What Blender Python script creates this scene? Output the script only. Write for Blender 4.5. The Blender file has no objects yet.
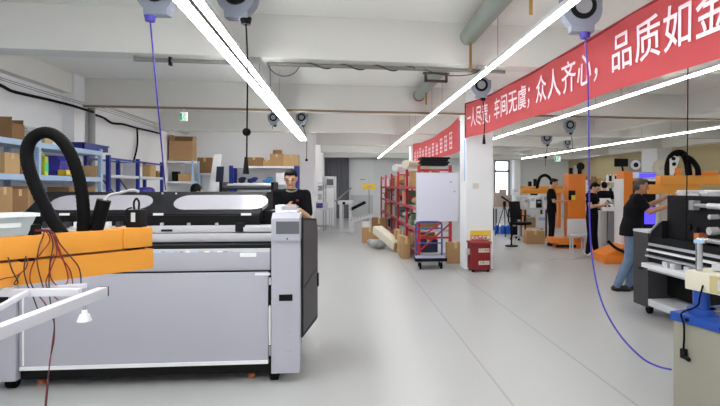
import bpy, bmesh, math, random
from mathutils import Vector, Matrix
rnd = random.Random(11)
sc = bpy.context.scene
COL = sc.collection
# ------------------------------------------------------------------ camera model
TH = math.atan(.1495); SN, CS = math.sin(TH), math.cos(TH)
F, CX, CY, H = 520.0, 420.0, 187.0, 1.55
def W(px, py, d):
    r = (px-CX)/F*d
    return Vector((r*CS+d*SN, d*CS-r*SN, H+(CY-py)/F*d))
def Z(py, d): return H+(CY-py)/F*d
def dX(px, X): return X/((px-CX)/F*CS+SN)
def dY(px, Y): return Y/(CS-(px-CX)/F*SN)
def onX(px, py, X): return W(px, py, dX(px, X))
def onY(px, py, Y): return W(px, py, dY(px, Y))
def R(a): return math.radians(a)
class Frame:
    """a local frame on the floor; x runs right, y away; phi turns it from the view direction"""
    def __init__(s, px, d, phi=0):
        s.r0 = (px-CX)/F*d; s.d0 = d; s.phi = R(phi)
        p = W(px, CY, d); s.loc = (p.x, p.y, 0); s.rz = s.phi-TH
    def at(s, px, py, y):
        c, n = math.cos(s.phi), math.sin(s.phi); q = (px-CX)/F
        x = (q*(s.d0+y*c)-s.r0+y*n)/(c-q*n)
        return x, Z(py, s.d0+x*n+y*c)

# ------------------------------------------------------------------ materials
def lin(v):
    v /= 255.0
    return v/12.92 if v <= .04045 else ((v+.055)/1.055)**2.4
def rgb(c): return (lin(c[0]), lin(c[1]), lin(c[2]), 1)
MATS = {}
def mat(name, c, rough=.5, metal=0, var=.06, scale=6, bump=0, emit=0, spec=.5, coat=0, trans=0):
    if name in MATS: return MATS[name]
    m = bpy.data.materials.new(name); m.use_nodes = True
    nt = m.node_tree; N = nt.nodes; L = nt.links
    b = N['Principled BSDF']
    b.inputs['Roughness'].default_value = rough; b.inputs['Metallic'].default_value = metal
    b.inputs['Specular IOR Level'].default_value = spec
    b.inputs['Coat Weight'].default_value = coat
    b.inputs['Transmission Weight'].default_value = trans
    tc = N.new('ShaderNodeTexCoord'); nz = N.new('ShaderNodeTexNoise')
    nz.inputs['Scale'].default_value = scale; nz.inputs['Detail'].default_value = 5
    L.new(tc.outputs['Object'], nz.inputs['Vector'])
    mx = N.new('ShaderNodeMix'); mx.data_type = 'RGBA'
    col = rgb(c)
    mx.inputs['A'].default_value = tuple(min(1, x*(1-var)) for x in col[:3])+(1,)
    mx.inputs['B'].default_value = tuple(min(1, x*(1+var)) for x in col[:3])+(1,)
    L.new(nz.outputs['Fac'], mx.inputs['Factor']); L.new(mx.outputs['Result'], b.inputs['Base Color'])
    if bump:
        bp = N.new('ShaderNodeBump'); bp.inputs['Strength'].default_value = bump; bp.inputs['Distance'].default_value = .01
        L.new(nz.outputs['Fac'], bp.inputs['Height']); L.new(bp.outputs['Normal'], b.inputs['Normal'])
    if emit:
        b.inputs['Emission Color'].default_value = col; b.inputs['Emission Strength'].default_value = emit
    MATS[name] = m
    return m

def floor_material():
    m = bpy.data.materials.new('floor_paint'); m.use_nodes = True
    nt = m.node_tree; N = nt.nodes; L = nt.links; b = N['Principled BSDF']
    tc = N.new('ShaderNodeTexCoord'); sep = N.new('ShaderNodeSeparateXYZ'); L.new(tc.outputs['Object'], sep.inputs[0])
    n1 = N.new('ShaderNodeTexNoise'); n1.inputs['Scale'].default_value = .9; n1.inputs['Detail'].default_value = 6
    n2 = N.new('ShaderNodeTexNoise'); n2.inputs['Scale'].default_value = 140; n2.inputs['Detail'].default_value = 2
    L.new(tc.outputs['Object'], n1.inputs['Vector']); L.new(tc.outputs['Object'], n2.inputs['Vector'])
    mx = N.new('ShaderNodeMix'); mx.data_type = 'RGBA'
    mx.inputs['A'].default_value = rgb((172, 173, 173)); mx.inputs['B'].default_value = rgb((188, 189, 189))
    L.new(n1.outputs['Fac'], mx.inputs['Factor'])
    sp = N.new('ShaderNodeMix'); sp.data_type = 'RGBA'; sp.blend_type = 'MULTIPLY'; sp.inputs['Factor'].default_value = .5
    rp = N.new('ShaderNodeValToRGB'); rp.color_ramp.elements[0].position = .35; rp.color_ramp.elements[0].color = (.72, .72, .72, 1); rp.color_ramp.elements[1].position = .6
    L.new(n2.outputs['Fac'], rp.inputs[0]); L.new(mx.outputs['Result'], sp.inputs['A']); L.new(rp.outputs['Color'], sp.inputs['B'])
    prev = sp.outputs['Result']
    for xs, wd in ((1.2, .010), (2.07, .012), (5.2, .012)):
        a = N.new('ShaderNodeMath'); a.operation = 'SUBTRACT'; a.inputs[1].default_value = xs; L.new(sep.outputs['X'], a.inputs[0])
        a2 = N.new('ShaderNodeMath'); a2.operation = 'ABSOLUTE'; L.new(a.outputs[0], a2.inputs[0])
        a3 = N.new('ShaderNodeMath'); a3.operation = 'LESS_THAN'; a3.inputs[1].default_value = wd; L.new(a2.outputs[0], a3.inputs[0])
        a4 = N.new('ShaderNodeMath'); a4.operation = 'MULTIPLY'; a4.inputs[1].default_value = .42; L.new(a3.outputs[0], a4.inputs[0])
        j = N.new('ShaderNodeMix'); j.data_type = 'RGBA'; j.inputs['B'].default_value = rgb((120, 118, 115))
        L.new(a4.outputs[0], j.inputs['Factor']); L.new(prev, j.inputs['A']); prev = j.outputs['Result']
    L.new(prev, b.inputs['Base Color'])
    rr = N.new('ShaderNodeMapRange'); rr.inputs['To Min'].default_value = .27; rr.inputs['To Max'].default_value = .42
    L.new(n1.outputs['Fac'], rr.inputs['Value']); L.new(rr.outputs[0], b.inputs['Roughness'])
    bp = N.new('ShaderNodeBump'); bp.inputs['Strength'].default_value = .05; bp.inputs['Distance'].default_value = .004
    L.new(n2.outputs['Fac'], bp.inputs['Height']); L.new(bp.outputs['Normal'], b.inputs['Normal'])
    return m

M_ceil = mat('ceiling_paint', (238, 237, 233), .9, var=.02, scale=.6)
M_beam = mat('beam_paint', (226, 225, 221), .9, var=.02, scale=.7)
M_wall = mat('wall_paint', (240, 241, 244), .85, var=.02, scale=.8)
M_wallg = mat('grey_wall_paint', (226, 228, 231), .85, var=.03, scale=.8)
M_beige = mat('beige_wall_paint', (190, 176, 138), .85, var=.05, scale=.8)
M_white = mat('white_enamel', (232, 233, 236), .4, var=.02)
M_lav = mat('pale_grey_powdercoat', (172, 172, 184), .5, var=.02, scale=3)
M_grey = mat('mid_grey_steel', (150, 152, 156), .45, var=.05)
M_lgrey = mat('light_grey_plastic', (198, 200, 204), .5, var=.04)
M_dgrey = mat('dark_grey_powdercoat', (60, 58, 62), .55, var=.04, spec=.3)
M_black = mat('black_plastic', (11, 11, 13), .55, var=.15, spec=.18)
M_char = mat('charcoal_paint', (24, 24, 28), .65, var=.08, spec=.14)
M_rubber = mat('black_rubber', (9, 9, 10), .75, var=.2, spec=.12)
M_alu = mat('aluminium', (206, 207, 214), .35, .55, var=.03, scale=30)
M_steel = mat('polished_steel', (190, 192, 198), .22, .9, var=.04)
M_orange = mat('orange_paint', (222, 148, 50), .42, var=.05, scale=4)
M_orange2 = mat('deep_orange_paint', (232, 130, 38), .45, var=.05, scale=4)
M_card = mat('cardboard', (178, 140, 98), .85, var=.10, scale=5)
M_card2 = mat('brown_cardboard', (142, 106, 70), .85, var=.12, scale=5)
M_card3 = mat('tan_cardboard', (200, 164, 116), .85, var=.08, scale=5)
M_tape = mat('packing_tape', (206, 178, 128), .35, var=.06)
M_lblue = mat('pale_blue_steel', (168, 196, 228), .45, var=.04)
M_blue = mat('dark_blue_steel', (30, 46, 138), .45, var=.08)
M_bluep = mat('blue_machine_paint', (28, 72, 160), .4, var=.06)
M_blueg = mat('slate_blue_steel', (66, 88, 150), .45, var=.07)
M_red = mat('red_cabinet_paint', (132, 16, 26), .4, var=.06)
M_rackred = mat('red_rack_paint', (186, 36, 52), .45, var=.07)
M_banner = mat('red_banner_cloth', (222, 104, 108), .8, var=.06, scale=2.2, bump=.15)
M_letter = mat('white_banner_print', (250, 226, 232), .8, var=.03)
M_yellow = mat('yellow_plastic', (236, 200, 60), .5, var=.06)
M_cream = mat('cream_enamel', (216, 210, 190), .5, var=.03)
M_beigec = mat('beige_cabinet_paint', (148, 145, 132), .55, var=.03)
M_pipe = mat('grey_green_pipe', (158, 166, 158), .55, var=.04)
M_rust = mat('rusty_conduit', (140, 122, 98), .7, var=.12)
M_cond = mat('grey_conduit', (140, 138, 132), .5, .3, var=.06)
M_strap = mat('brass_strap', (168, 130, 66), .5, .3, var=.08)
M_reel = mat('blue_grey_reel_plastic', (140, 146, 162), .45, var=.05)
M_violet = mat('violet_air_hose', (58, 48, 172), .4, var=.05)
M_wirer = mat('red_wire', (122, 20, 26), .45, var=.1)
M_wired = mat('dark_wire', (48, 18, 24), .5, var=.1)
M_tube = mat('lamp_diffuser', (250, 252, 251), .5, var=0, emit=22)
M_gloss = mat('frosted_window_plastic', (158, 156, 164), .25, var=.03, scale=3)
M_pinkw = mat('pink_print', (232, 200, 224), .4, var=.05)
M_screen = mat('grey_screen_glass', (96, 98, 104), .15, var=.04)
M_skin = mat('skin', (206, 160, 130), .55, var=.05)
M_skin2 = mat('tanned_skin', (176, 128, 98), .55, var=.05)
M_hair = mat('black_hair', (16, 14, 15), .7, var=.3, scale=60, spec=.15)
M_hair2 = mat('cropped_greying_hair', (70, 60, 54), .65, var=.25, scale=60)
M_bcloth = mat('black_cloth', (17, 17, 22), .9, var=.15, spec=.15)
M_ncloth = mat('black_trousers_cloth', (19, 19, 25), .9, var=.15, spec=.15)
M_jean = mat('blue_denim', (104, 126, 156), .85, var=.18, scale=14)
M_shoe = mat('black_shoe_leather', (22, 22, 24), .5, var=.1)
M_pshoe = mat('pale_shoe', (200, 198, 194), .6, var=.05)
M_eye = mat('dark_eye', (30, 22, 20), .3, var=.1)
M_lip = mat('lip', (160, 96, 84), .5, var=.05)
M_green = mat('exit_green', (40, 150, 96), .5, var=.03, emit=.6)
M_bin = mat('frosted_bin_plastic', (206, 214, 216), .35, var=.03)
M_curtain = mat('grey_curtain_cloth', (136, 136, 144), .9, var=.06)
M_glow = mat('daylit_glass', (245, 248, 255), .3, var=0, emit=2.2)
M_uv = mat('violet_lamp', (74, 60, 225), .4, var=0, emit=1.0)
M_navy = mat('navy_board', (30, 34, 66), .6, var=.08)
M_copper = mat('copper_pad', (190, 112, 66), .5, var=.08)
M_khaki = mat('tan_panel', (190, 176, 130), .5, var=.04)
M_purple = mat('violet_plastic', (66, 58, 170), .5, var=.06)
M_lime = mat('lime_plastic', (196, 206, 56), .5, var=.06)
M_cyan = mat('cyan_cloth', (70, 140, 190), .7, var=.1)
M_bag = mat('grey_bag_film', (160, 162, 166), .4, var=.2, scale=12)

# ------------------------------------------------------------------ mesh building
class MB:
    def __init__(s): s.bm = bmesh.new()
    def box(s, c, d, rz=0, rx=0, ry=0):
        M = Matrix.Translation(c) @ Matrix.Rotation(rz, 4, 'Z') @ Matrix.Rotation(rx, 4, 'X') @ Matrix.Rotation(ry, 4, 'Y') @ Matrix.Diagonal((d[0], d[1], d[2], 1))
        bmesh.ops.create_cube(s.bm, size=1, matrix=M); return s
    def bb(s, x0, x1, y0, y1, z0, z1):
        return s.box(((x0+x1)/2, (y0+y1)/2, (z0+z1)/2), (abs(x1-x0), abs(y1-y0), abs(z1-z0)))
    def cyl(s, p0, p1, r0, r1=None, n=14):
        p0 = Vector(p0); p1 = Vector(p1); v = p1-p0
        if r1 is None: r1 = r0
        q = Vector((0, 0, 1)).rotation_difference(v.normalized()).to_matrix().to_4x4()
        bmesh.ops.create_cone(s.bm, cap_ends=True, segments=n, radius1=r0, radius2=r1, depth=v.length, matrix=Matrix.Translation((p0+p1)/2) @ q)
        return s
    def bar(s, p0, p1, w, h):
        p0 = Vector(p0); p1 = Vector(p1); v = p1-p0
        x = v.normalized(); u = Vector((0, 0, 1)) if abs(x.z) < .95 else Vector((0, 1, 0))
        y = u.cross(x).normalized(); z = x.cross(y)
        M = Matrix((x*v.length, y*w, z*h)).transposed().to_4x4(); M.translation = (p0+p1)/2
        bmesh.ops.create_cube(s.bm, size=1, matrix=M); return s
    def sph(s, c, r, sc=(1, 1, 1), n=14, M=None):
        T = Matrix.Translation(c)
        if M is not None: T = T @ M
        bmesh.ops.create_uvsphere(s.bm, u_segments=n, v_segments=max(6, n*2//3), radius=r, matrix=T @ Matrix.Diagonal((sc[0], sc[1], sc[2], 1))); return s
    def prism(s, poly, a, b, plane='xz'):
        """poly lies in the plane named; it is extruded from a to b along the other axis"""
        f = {'xz': lambda u, v, w: (u, w, v), 'yz': lambda u, v, w: (w, u, v), 'xy': lambda u, v, w: (u, v, w)}[plane]
        A = [s.bm.verts.new(f(u, v, a)) for u, v in poly]; B = [s.bm.verts.new(f(u, v, b)) for u, v in poly]
        n = len(poly); s.bm.faces.new(A); s.bm.faces.new(B[::-1])
        for i in range(n): s.bm.faces.new((A[i], B[i], B[(i+1) % n], A[(i+1) % n]))
        return s
    def tube(s, pts, r, n=8, sub=6, closed_ends=True, ridge=0):
        P = [Vector(p) for p in pts]
        if sub > 1 and len(P) > 2:
            Q = []
            for i in range(len(P)-1):
                a = P[max(i-1, 0)]; b = P[i]; c = P[i+1]; d = P[min(i+2, len(P)-1)]
                for k in range(sub):
                    t = k/sub
                    Q.append(.5*((2*b)+(c-a)*t+(2*a-5*b+4*c-d)*t*t+(3*b-a-3*c+d)*t**3))
            Q.append(P[-1]); P = Q
        ref = None; rings = []
        for i, p in enumerate(P):
            t = (P[min(i+1, len(P)-1)]-P[max(i-1, 0)]).normalized()
            if ref is None:
                ref = t.cross(Vector((0, 0, 1)))
                if ref.length < .1: ref = t.cross(Vector((0, 1, 0)))
            ref = (ref-t*ref.dot(t)).normalized(); u = t.cross(ref)
            rr = r*(1-ridge*(i % 2))
            rings.append([s.bm.verts.new(p+(ref*math.cos(2*math.pi*k/n)+u*math.sin(2*math.pi*k/n))*rr) for k in range(n)])
        for a, b in zip(rings, rings[1:]):
            for k in range(n): s.bm.faces.new((a[k], a[(k+1) % n], b[(k+1) % n], b[k]))
        s.bm.faces.new(rings[0][::-1]); s.bm.faces.new(rings[-1]); return s
    def loft(s, rings, n=20):
        """closed skin over ellipses (centre, rx, ry) stacked upwards"""
        L = []
        for c, rx, ry in rings:
            L.append([s.bm.verts.new((c[0]+rx*math.cos(2*math.pi*k/n), c[1]+ry*math.sin(2*math.pi*k/n), c[2])) for k in range(n)])
        for a, b in zip(L, L[1:]):
            for k in range(n): s.bm.faces.new((a[k], a[(k+1) % n], b[(k+1) % n], b[k]))
        s.bm.faces.new(L[0][::-1]); s.bm.faces.new(L[-1]); return s
    def cap(s, p0, p1, r0, r1=None):
        """tapered limb with round ends"""
        r1 = r0 if r1 is None else r1
        s.cyl(p0, p1, r0, r1, 16); s.sph(p0, r0, n=16); s.sph(p1, r1, n=16); return s
    def build(s, name, m, parent=None, bevel=0, world=False, smooth=35, remesh=0, loc=None, rz=0):
        bm = s.bm
        if bevel:
            es = [e for e in bm.edges if len(e.link_faces) == 2 and e.calc_face_angle(0) > .6]
            bmesh.ops.bevel(bm, geom=es, offset=bevel, segments=2, affect='EDGES', profile=.7, clamp_overlap=True)
        bmesh.ops.recalc_face_normals(bm, faces=bm.faces[:])
        if world and parent is not None:
            Mx = Matrix.Translation(parent.location) @ parent.rotation_euler.to_matrix().to_4x4()
            bm.transform(Mx.inverted())
        if loc is not None and world:
            bm.transform((Matrix.Translation(loc) @ Matrix.Rotation(rz, 4, 'Z')).inverted())
        me = bpy.data.meshes.new(name); bm.to_mesh(me); bm.free()
        me.materials.append(m)
        o = bpy.data.objects.new(name, me); COL.objects.link(o)
        if remesh:
            md = o.modifiers.new('r', 'REMESH'); md.mode = 'VOXEL'; md.voxel_size = remesh; md.use_smooth_shade = True
            ms = o.modifiers.new('s', 'SMOOTH'); ms.iterations = 3; ms.factor = .5
            dg = bpy.context.evaluated_depsgraph_get(); dg.update()
            nm = bpy.data.meshes.new_from_object(o.evaluated_get(dg)); o.modifiers.clear(); o.data = nm; bpy.data.meshes.remove(me); me = nm; me.name = name
            if not me.materials: me.materials.append(m)
        elif smooth:
            me.polygons.foreach_set('use_smooth', [True]*len(me.polygons)); me.set_sharp_from_angle(angle=R(smooth))
        if parent is not None: o.parent = parent
        if loc is not None: o.location = loc; o.rotation_euler.z = rz
        return o

def tag(o, label, cat, group=None, kind=None):
    if label: o['label'] = label
    if cat: o['category'] = cat
    if group: o['group'] = group
    if kind: o['kind'] = kind
    return o
def thing(name, label, cat, loc=(0, 0, 0), rz=0, group=None):
    o = bpy.data.objects.new(name, None); COL.objects.link(o); o.empty_display_size = .1
    o.location = loc; o.rotation_euler = (0, 0, rz)
    return tag(o, label, cat, group)
def struct(o): o['kind'] = 'structure'; return o
def dup(o, loc, rz, label, parent=None, drop=()):
    c = o.copy(); COL.objects.link(c); c.location = loc; c.rotation_euler = (0, 0, rz); c['label'] = label
    def kids(src, dst):
        for ch in list(src.children):
            if ch.name.split('.')[0] in drop: continue
            k = ch.copy(); COL.objects.link(k); k.parent = dst; kids(ch, k)
    kids(o, c); return c
def text_part(name, s, size, m, parent, M, extrude=.0008, deform=None, label=None, bold=.0, sx=1):
    cu = bpy.data.curves.new(name, 'FONT'); cu.body = s; cu.size = size; cu.align_x = 'CENTER'; cu.align_y = 'CENTER'
    cu.extrude = extrude; cu.offset = bold; cu.resolution_u = 3
    t = bpy.data.objects.new(name, cu); COL.objects.link(t)
    dg = bpy.context.evaluated_depsgraph_get(); dg.update()
    me = bpy.data.meshes.new_from_object(t.evaluated_get(dg)); bpy.data.objects.remove(t)
    me.name = name; me.materials.clear(); me.materials.append(m)
    me.transform(Matrix.Diagonal((sx, 1, 1, 1))); me.transform(M)
    if deform:
        for v in me.vertices: v.co = deform(v.co)
    o = bpy.data.objects.new(name, me); COL.objects.link(o); o.parent = parent
    if label: o['label'] = label
    return o
def simple(name, m, label, cat, mb, loc, rz=0, group=None, bevel=0, smooth=35):
    """a thing that is one mesh, authored in its own frame"""
    o = mb.build(name, m, None, bevel=bevel, smooth=smooth); o.location = loc; o.rotation_euler.z = rz
    return tag(o, label, cat, group)
def stadium(x0, x1, z0, z1, n=8, k=.5):
    h = (z1-z0)/2; zc = (z0+z1)/2; w = h*k*2; P = []
    for i in range(n+1):
        a = math.pi/2-math.pi*i/n; P.append((x1-w+w*math.cos(a), zc+h*math.sin(a)))
    for i in range(n+1):
        a = -math.pi/2-math.pi*i/n; P.append((x0+w+w*math.cos(a), zc+h*math.sin(a)))
    return P

# ------------------------------------------------------------------ the room
XL, XR, YB, YL, YF = -4.55, 11.8, 26.0, 16.0, -9.0
XI = -.85                      # right end of the nearer back wall
ZC, ZS = 3.42, 2.95            # ceiling, beam soffit
def sbox(name, m, x0, x1, y0, y1, z0, z1): return struct(MB().bb(x0, x1, y0, y1, z0, z1).build(name, m, smooth=0))
sbox('floor', floor_material(), XL-.2, XR+.2, YF-.2, YB+.2, -.1, 0)
sbox('ceiling', M_ceil, XL-.2, XR+.2, YF-.2, YB+.2, ZC, ZC+.12)
sbox('wall_left', M_wall, XL-.2, XL, YF-.2, YL+.2, 0, ZC)
sbox('wall_back_left', M_wall, XL, XI, YL, YL+.2, 0, ZC)
sbox('wall_inner_side', M_wall, XI-.2, XI, YL+.2, YB, 0, ZC)
# back wall with a gap for the lit window and the tall window behind the curtain
wb = MB()
wins = [(-.62, -.40, .9, 3.0), (7.78, 8.58, 1.0, 2.92)]
xs = XI
for a, b, z0, z1 in wins:
    wb.bb(xs, a, YB, YB+.2, 0, ZC); wb.bb(a, b, YB, YB+.2, 0, z0); wb.bb(a, b, YB, YB+.2, z1, ZC); xs = b
wb.bb(xs, XR, YB, YB+.2, 0, ZC)
struct(wb.build('wall_back', M_wallg, smooth=0))
for i, (a, b, z0, z1) in enumerate(wins):
    w = struct(MB().bb(a, b, YB+.10, YB+.12, z0, z1).build('window_%d' % (i+1), M_glow, smooth=0))
    f = MB(); t = .06
    f.bb(a, a+t, YB-.02, YB+.09, z0, z1).bb(b-t, b, YB-.02, YB+.09, z0, z1).bb(a+t, b-t, YB-.02, YB+.09, z0, z0+t).bb(a+t, b-t, YB-.02, YB+.09, z1-t, z1)
    if i: f.bb(a+t, b-t, YB-.02, YB+.09, 2.32, 2.42)
    f.build('window_frame', M_dgrey, w, smooth=0)
sbox('wall_right', M_beige, XR, XR+.2, YF-.2, YB+.2, 0, ZC)
# the wall behind the camera has a band of open window bays letting daylight in
wf = MB().bb(XL, XR, YF-.2, YF, 0, .9).bb(XL, XR, YF-.2, YF, 2.9, ZC)
for x in (XL, -1.6, 1.8, 5.2, 8.6, XR-.5): wf.bb(x, x+.5, YF-.2, YF, .9, 2.9)
struct(wf.build('wall_front', M_wall, smooth=0))
tn = [0]
def trim(m, *a):
    tn[0] += 1; return sbox('trim_%d' % tn[0], m, *a)
BY = [-5.75, -1.9, 1.95, 5.8, 9.65, 13.5, 17.35, 21.2, 24.9]
for y in BY:
    x0 = XL if y < YL else XI
    trim(M_beam, x0, XR, y, y+.3, ZS, ZC)
trim(M_beam, XL, XL+.15, YF, YL, 3.09, ZC)                 # edge beam on the left wall
trim(M_beam, XR-.35, XR, YF, YB, ZS, ZC)                   # edge beam on the right wall
trim(M_beam, 6.9, 7.2, YF, YB, 3.02, ZC)                   # long beam in the right bay
# columns and pilasters
CXL, CXR = 2.31, 2.83
for y in (9.56, 17.5): trim(M_wall, CXL, CXR, y, y+.52, 0, ZS if y > 17.4 else ZC)
trim(M_wall, XL, XL+.19, 9.3, 9.65, 0, ZC)              # pilaster on the left wall
trim(M_wall, XR-.55, XR, 17.3, 18.3, 0, ZS)                # pilaster on the right wall
trim(M_wall, 8.68, 9.0, 25.5, YB, 0, ZS)
trim(M_wallg, CXL-.012, CXL, 9.6, 10.02, 0, .09)
# big pale door in the back wall
pd = onY(350, 187, YB).x; pe = onY(374, 187, YB).x
d1 = struct(MB().bb(pd, pe, YB-.06, YB, 0, 2.95).build('door_1', M_white, smooth=0))
MB().bb(pd+.04, pe-.04, YB-.075, YB-.06, .05, 1.15).build('door_panel', M_lgrey, d1, smooth=0)
MB().bb(pd+.5, pd+.75, YB-.09, YB-.06, 1.9, 1.94).build('door_handle', M_grey, d1, smooth=0)
# curtain in front of the tall window
cu = MB(); n = 60; xa, xb = onY(321, 187, YB-.3).x, onY(349, 187, YB-.3).x
poly = [(xa+(xb-xa)*i/n, YB-.30+.05*math.sin(i*1.35)) for i in range(n+1)]
poly = poly+[(x, y+.012) for x, y in poly[::-1]]
cu.prism(poly, .02, 3.2, 'xy')
o = cu.build('curtain', M_curtain); tag(o, 'long grey pleated curtain hanging on the far back wall', 'curtain')
cr = MB().cyl((xa-.1, YB-.30, 3.22), (xb+.1, YB-.30, 3.22), .02)
for x in (xa, xb): cr.bb(x-.02, x+.02, YB-.3, YB, 3.2, 3.24)
tag(cr.build('curtain_rail', M_grey), 'grey rail at the top of the pleated grey curtain', 'curtain rail')

# ------------------------------------------------------------------ ceiling lamps
ZL = 2.80
def lamp(X, y0, y1, twin, label, grp):
    t = thing('batten_light', label, 'ceiling light', (X, y0, ZL), 0, grp)
    L = y1-y0-.03
    if twin:
        MB().bb(-.09, .09, .01, L, .0, .035).build('housing', M_lgrey, t)
        MB().bb(.008, .042, .012, L-.002, -.028, 0).build('centre_strip', mat('warm_grey_strip', (104, 100, 96), .7), t)
        for a, b in ((-.085, .005), (.045, .085)): MB().bb(a, b, .015, L-.005, -.03, 0).build('tube', M_tube, t, bevel=.008)
    else:
        MB().bb(-.024, .024, .01, L, 0, .035).build('housing', M_white, t)
        MB().bb(-.018, .018, .015, L-.005, -.024, 0).build('tube', M_tube, t, bevel=.008)
    for f in (.15, .85):
        MB().cyl((0, L*f, .035), (0, L*f, ZC-ZL), .003, n=6).build('hanger', M_cond, t)
def row(X, cuts, twin, name):
    names = ['nearest', 'second', 'third', 'fourth', 'fifth', 'sixth', 'seventh', 'eighth', 'ninth', 'tenth', 'eleventh']
    vis = [c for c in zip(cuts, cuts[1:]) if c[1] > 3.4 and X > -2]
    k = 0
    for a, b in zip(cuts, cuts[1:]):
        if (a, b) in vis: lab = 'white glowing batten lamp, %s in view along the %s' % (names[k], name); k += 1
        else: lab = 'white batten lamp overhead on the %s, behind the camera' % name
        lamp(X, a, b, twin, lab, 'batten lamps hung under the ceiling')
row(-1.01, [-6, -3, 0, 3.2, 6.2, 9.15, 14.0], True, 'double left row')
row(-3.1, [-6, -3, 0, 3.7], False, 'added fill row by the left wall')  # lamp row added out of view to brighten the left wall
row(1.53, [-6, -3, 0, 3.2, 5.35, 8.4, 11.4, 14.4, 17.4, 22.3], False, 'row beside the red banners')
row(3.85, [-5, -2, 1.0, 4.2, 7.25, 9.0, 12.8, 15.8, 18.8, 21.8], False, 'row just right of the long banner')
row(7.75, [-4, 0, 4, 8, 12, 16, 21.8], False, 'far right row')

def added_cross_lamp(x0, x1, y, label):  # lamps added out of sight behind beams to brighten the far bays
    t = thing('batten_light', label, 'ceiling light', (x0, y, 3.3), 0, 'added fill lamps behind the beams')
    L = x1-x0
    MB().bb(0, L, -.03, .03, 0, .12).build('housing', M_white, t); MB().bb(.01, L-.01, -.022, .022, -.03, 0).build('tube', M_tube, t, bevel=.008)
for x0, x1, y, lab in ((-3.3, -1.7, 14.05, 'added white batten fill lamp high behind the last beam before the left back wall'), (-.6, 2.2, 17.95, 'added white batten fill lamp high behind the beam over the instrument trolley'), (-.7, 2.25, 21.9, 'added white batten fill lamp high behind the beam before the pale back door'), (3.4, 6.4, 21.9, 'added white batten fill lamp high behind the far beam before the grey wall'), (7.8, 10.8, 21.9, 'added white batten fill lamp high behind the far beam by the beige wall'), (3.4, 6.4, 14.1, 'added white batten fill lamp high behind the middle beam of the right bay')):
    added_cross_lamp(x0, x1, y, lab)
# ------------------------------------------------------------------ pipes and conduits
def pipe(name, m, r, pts, label, cat, sub=1, n=12, grp=None):
    p0 = Vector(pts[0]); mb = MB().tube([Vector(p)-p0 for p in pts], r, n, sub)
    return simple(name, m, label, cat, mb, p0, group=grp)
t = thing('drain_pipe', 'thick grey green pipe running through the beams beside the banner lamps', 'pipe', (1.42, 5.79, 3.26))
for i, (a, b) in enumerate(((-7.4, -.001), (.301, 3.859))):
    MB().cyl((0, a, 0), (0, b, 0), .095, n=24).build('pipe_run', M_pipe, t)
MB().cyl((0, 3.80, 0), (0, 3.86, 0), .107, n=24).build('collar', mat('red_brown_collar', (150, 84, 66), .6), t)
for a in (-.12, -2.0, 3.0):
    MB().bb(-.014, .014, a-.003, a+.003, -.40 if a < 0 else -.3, -.09).build('strap', M_strap, t)
a, b = onY(136, 60, 5.95), onY(243, 63, 5.95)
cz = 2.915
t = thing('conduit', 'grey steel conduit with a black clamp under the first beam, upper left', 'conduit', (a.x, 5.95, cz))
L = b.x-a.x
MB().cyl((0, 0, 0), (L, 0, 0), .022).build('tube', M_cond, t)
MB().bb(-.02, .01, -.02, .02, -.02, .035).build('hook', M_cond, t)
cx = onY(170.5, 60, 5.95).x-a.x
MB().bb(cx-.013, cx+.013, -.03, .03, -.055, .035).build('clamp', M_black, t)
a, b = onY(267, 65, 5.95), onY(505, 73, 5.95)
t = thing('conduit', 'grey steel conduit wrapped in cable under the first beam, upper middle', 'conduit', (a.x, 5.95, cz))
L = b.x-a.x
MB().cyl((0, 0, 0), (L, 0, 0), .022).build('tube', M_cond, t)
MB().tube([(.35+i*.045, .026*math.cos(i*.75), .026*math.sin(i*.75)-.004) for i in range(30)], .008, 6, 3).build('wrapped_cable', M_dgrey, t)
MB().tube([(0, 0, 0), (.03, 0, -.05), (.1, 0, -.11), (.2, 0, -.13), (.3, 0, -.09), (.36, 0, 0)], .006, 6, 4).build('hanging_cable', M_dgrey, t)
MB().tube([(1.75, -.02, 0), (1.9, -.02, -.05), (2.1, -.02, -.07), (2.3, -.02, -.05), (2.42, -.02, 0)], .006, 6, 4).build('hanging_cable', M_dgrey, t)
MB().cyl((.03, 0, -.01), (.05, 0, -.55), .005, n=6).build('hanging_cable', M_dgrey, t)
# square bracket hung from that conduit
c = onY(436, 79, 6.02)
bq = MB(); w, h = .135, .055
bq.bb(-w, w, -.03, .03, -h, -h+.022).bb(-w, -w+.024, -.03, .03, -h, h).bb(w-.024, w, -.03, .03, -h, h).bb(-w-.02, w+.02, -.03, .03, h-.014, h)
bq.bm.transform(Matrix.Translation((c.x-a.x, .07, -.022-.055))); bq.build('square_bracket', mat('dark_red_steel', (70, 34, 32), .5), t)
pa, pb = onY(92, 108, 9.6), onY(459, 118, 9.6)
pipe('conduit', M_rust, .02, [(XL, 9.6, 2.93), (CXL-.02, 9.6, 2.93)], 'thin rusty conduit along the foot of the second beam, left bay', 'conduit')
pipe('conduit', M_rust, .02, [(CXR+.0, 9.62, 2.93), (11.3, 9.62, 2.93)], 'thin rusty conduit along the foot of the second beam, right bay', 'conduit')
# pipe on the left wall
pipe('wall_pipe', mat('galvanised_pipe', (150, 152, 152), .5, .3), .06, [(-4.46, 10.12, .0), (-4.46, 10.12, ZC)], 'grey upright pipe in front of the left wall pilaster', 'pipe', n=16)
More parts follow.
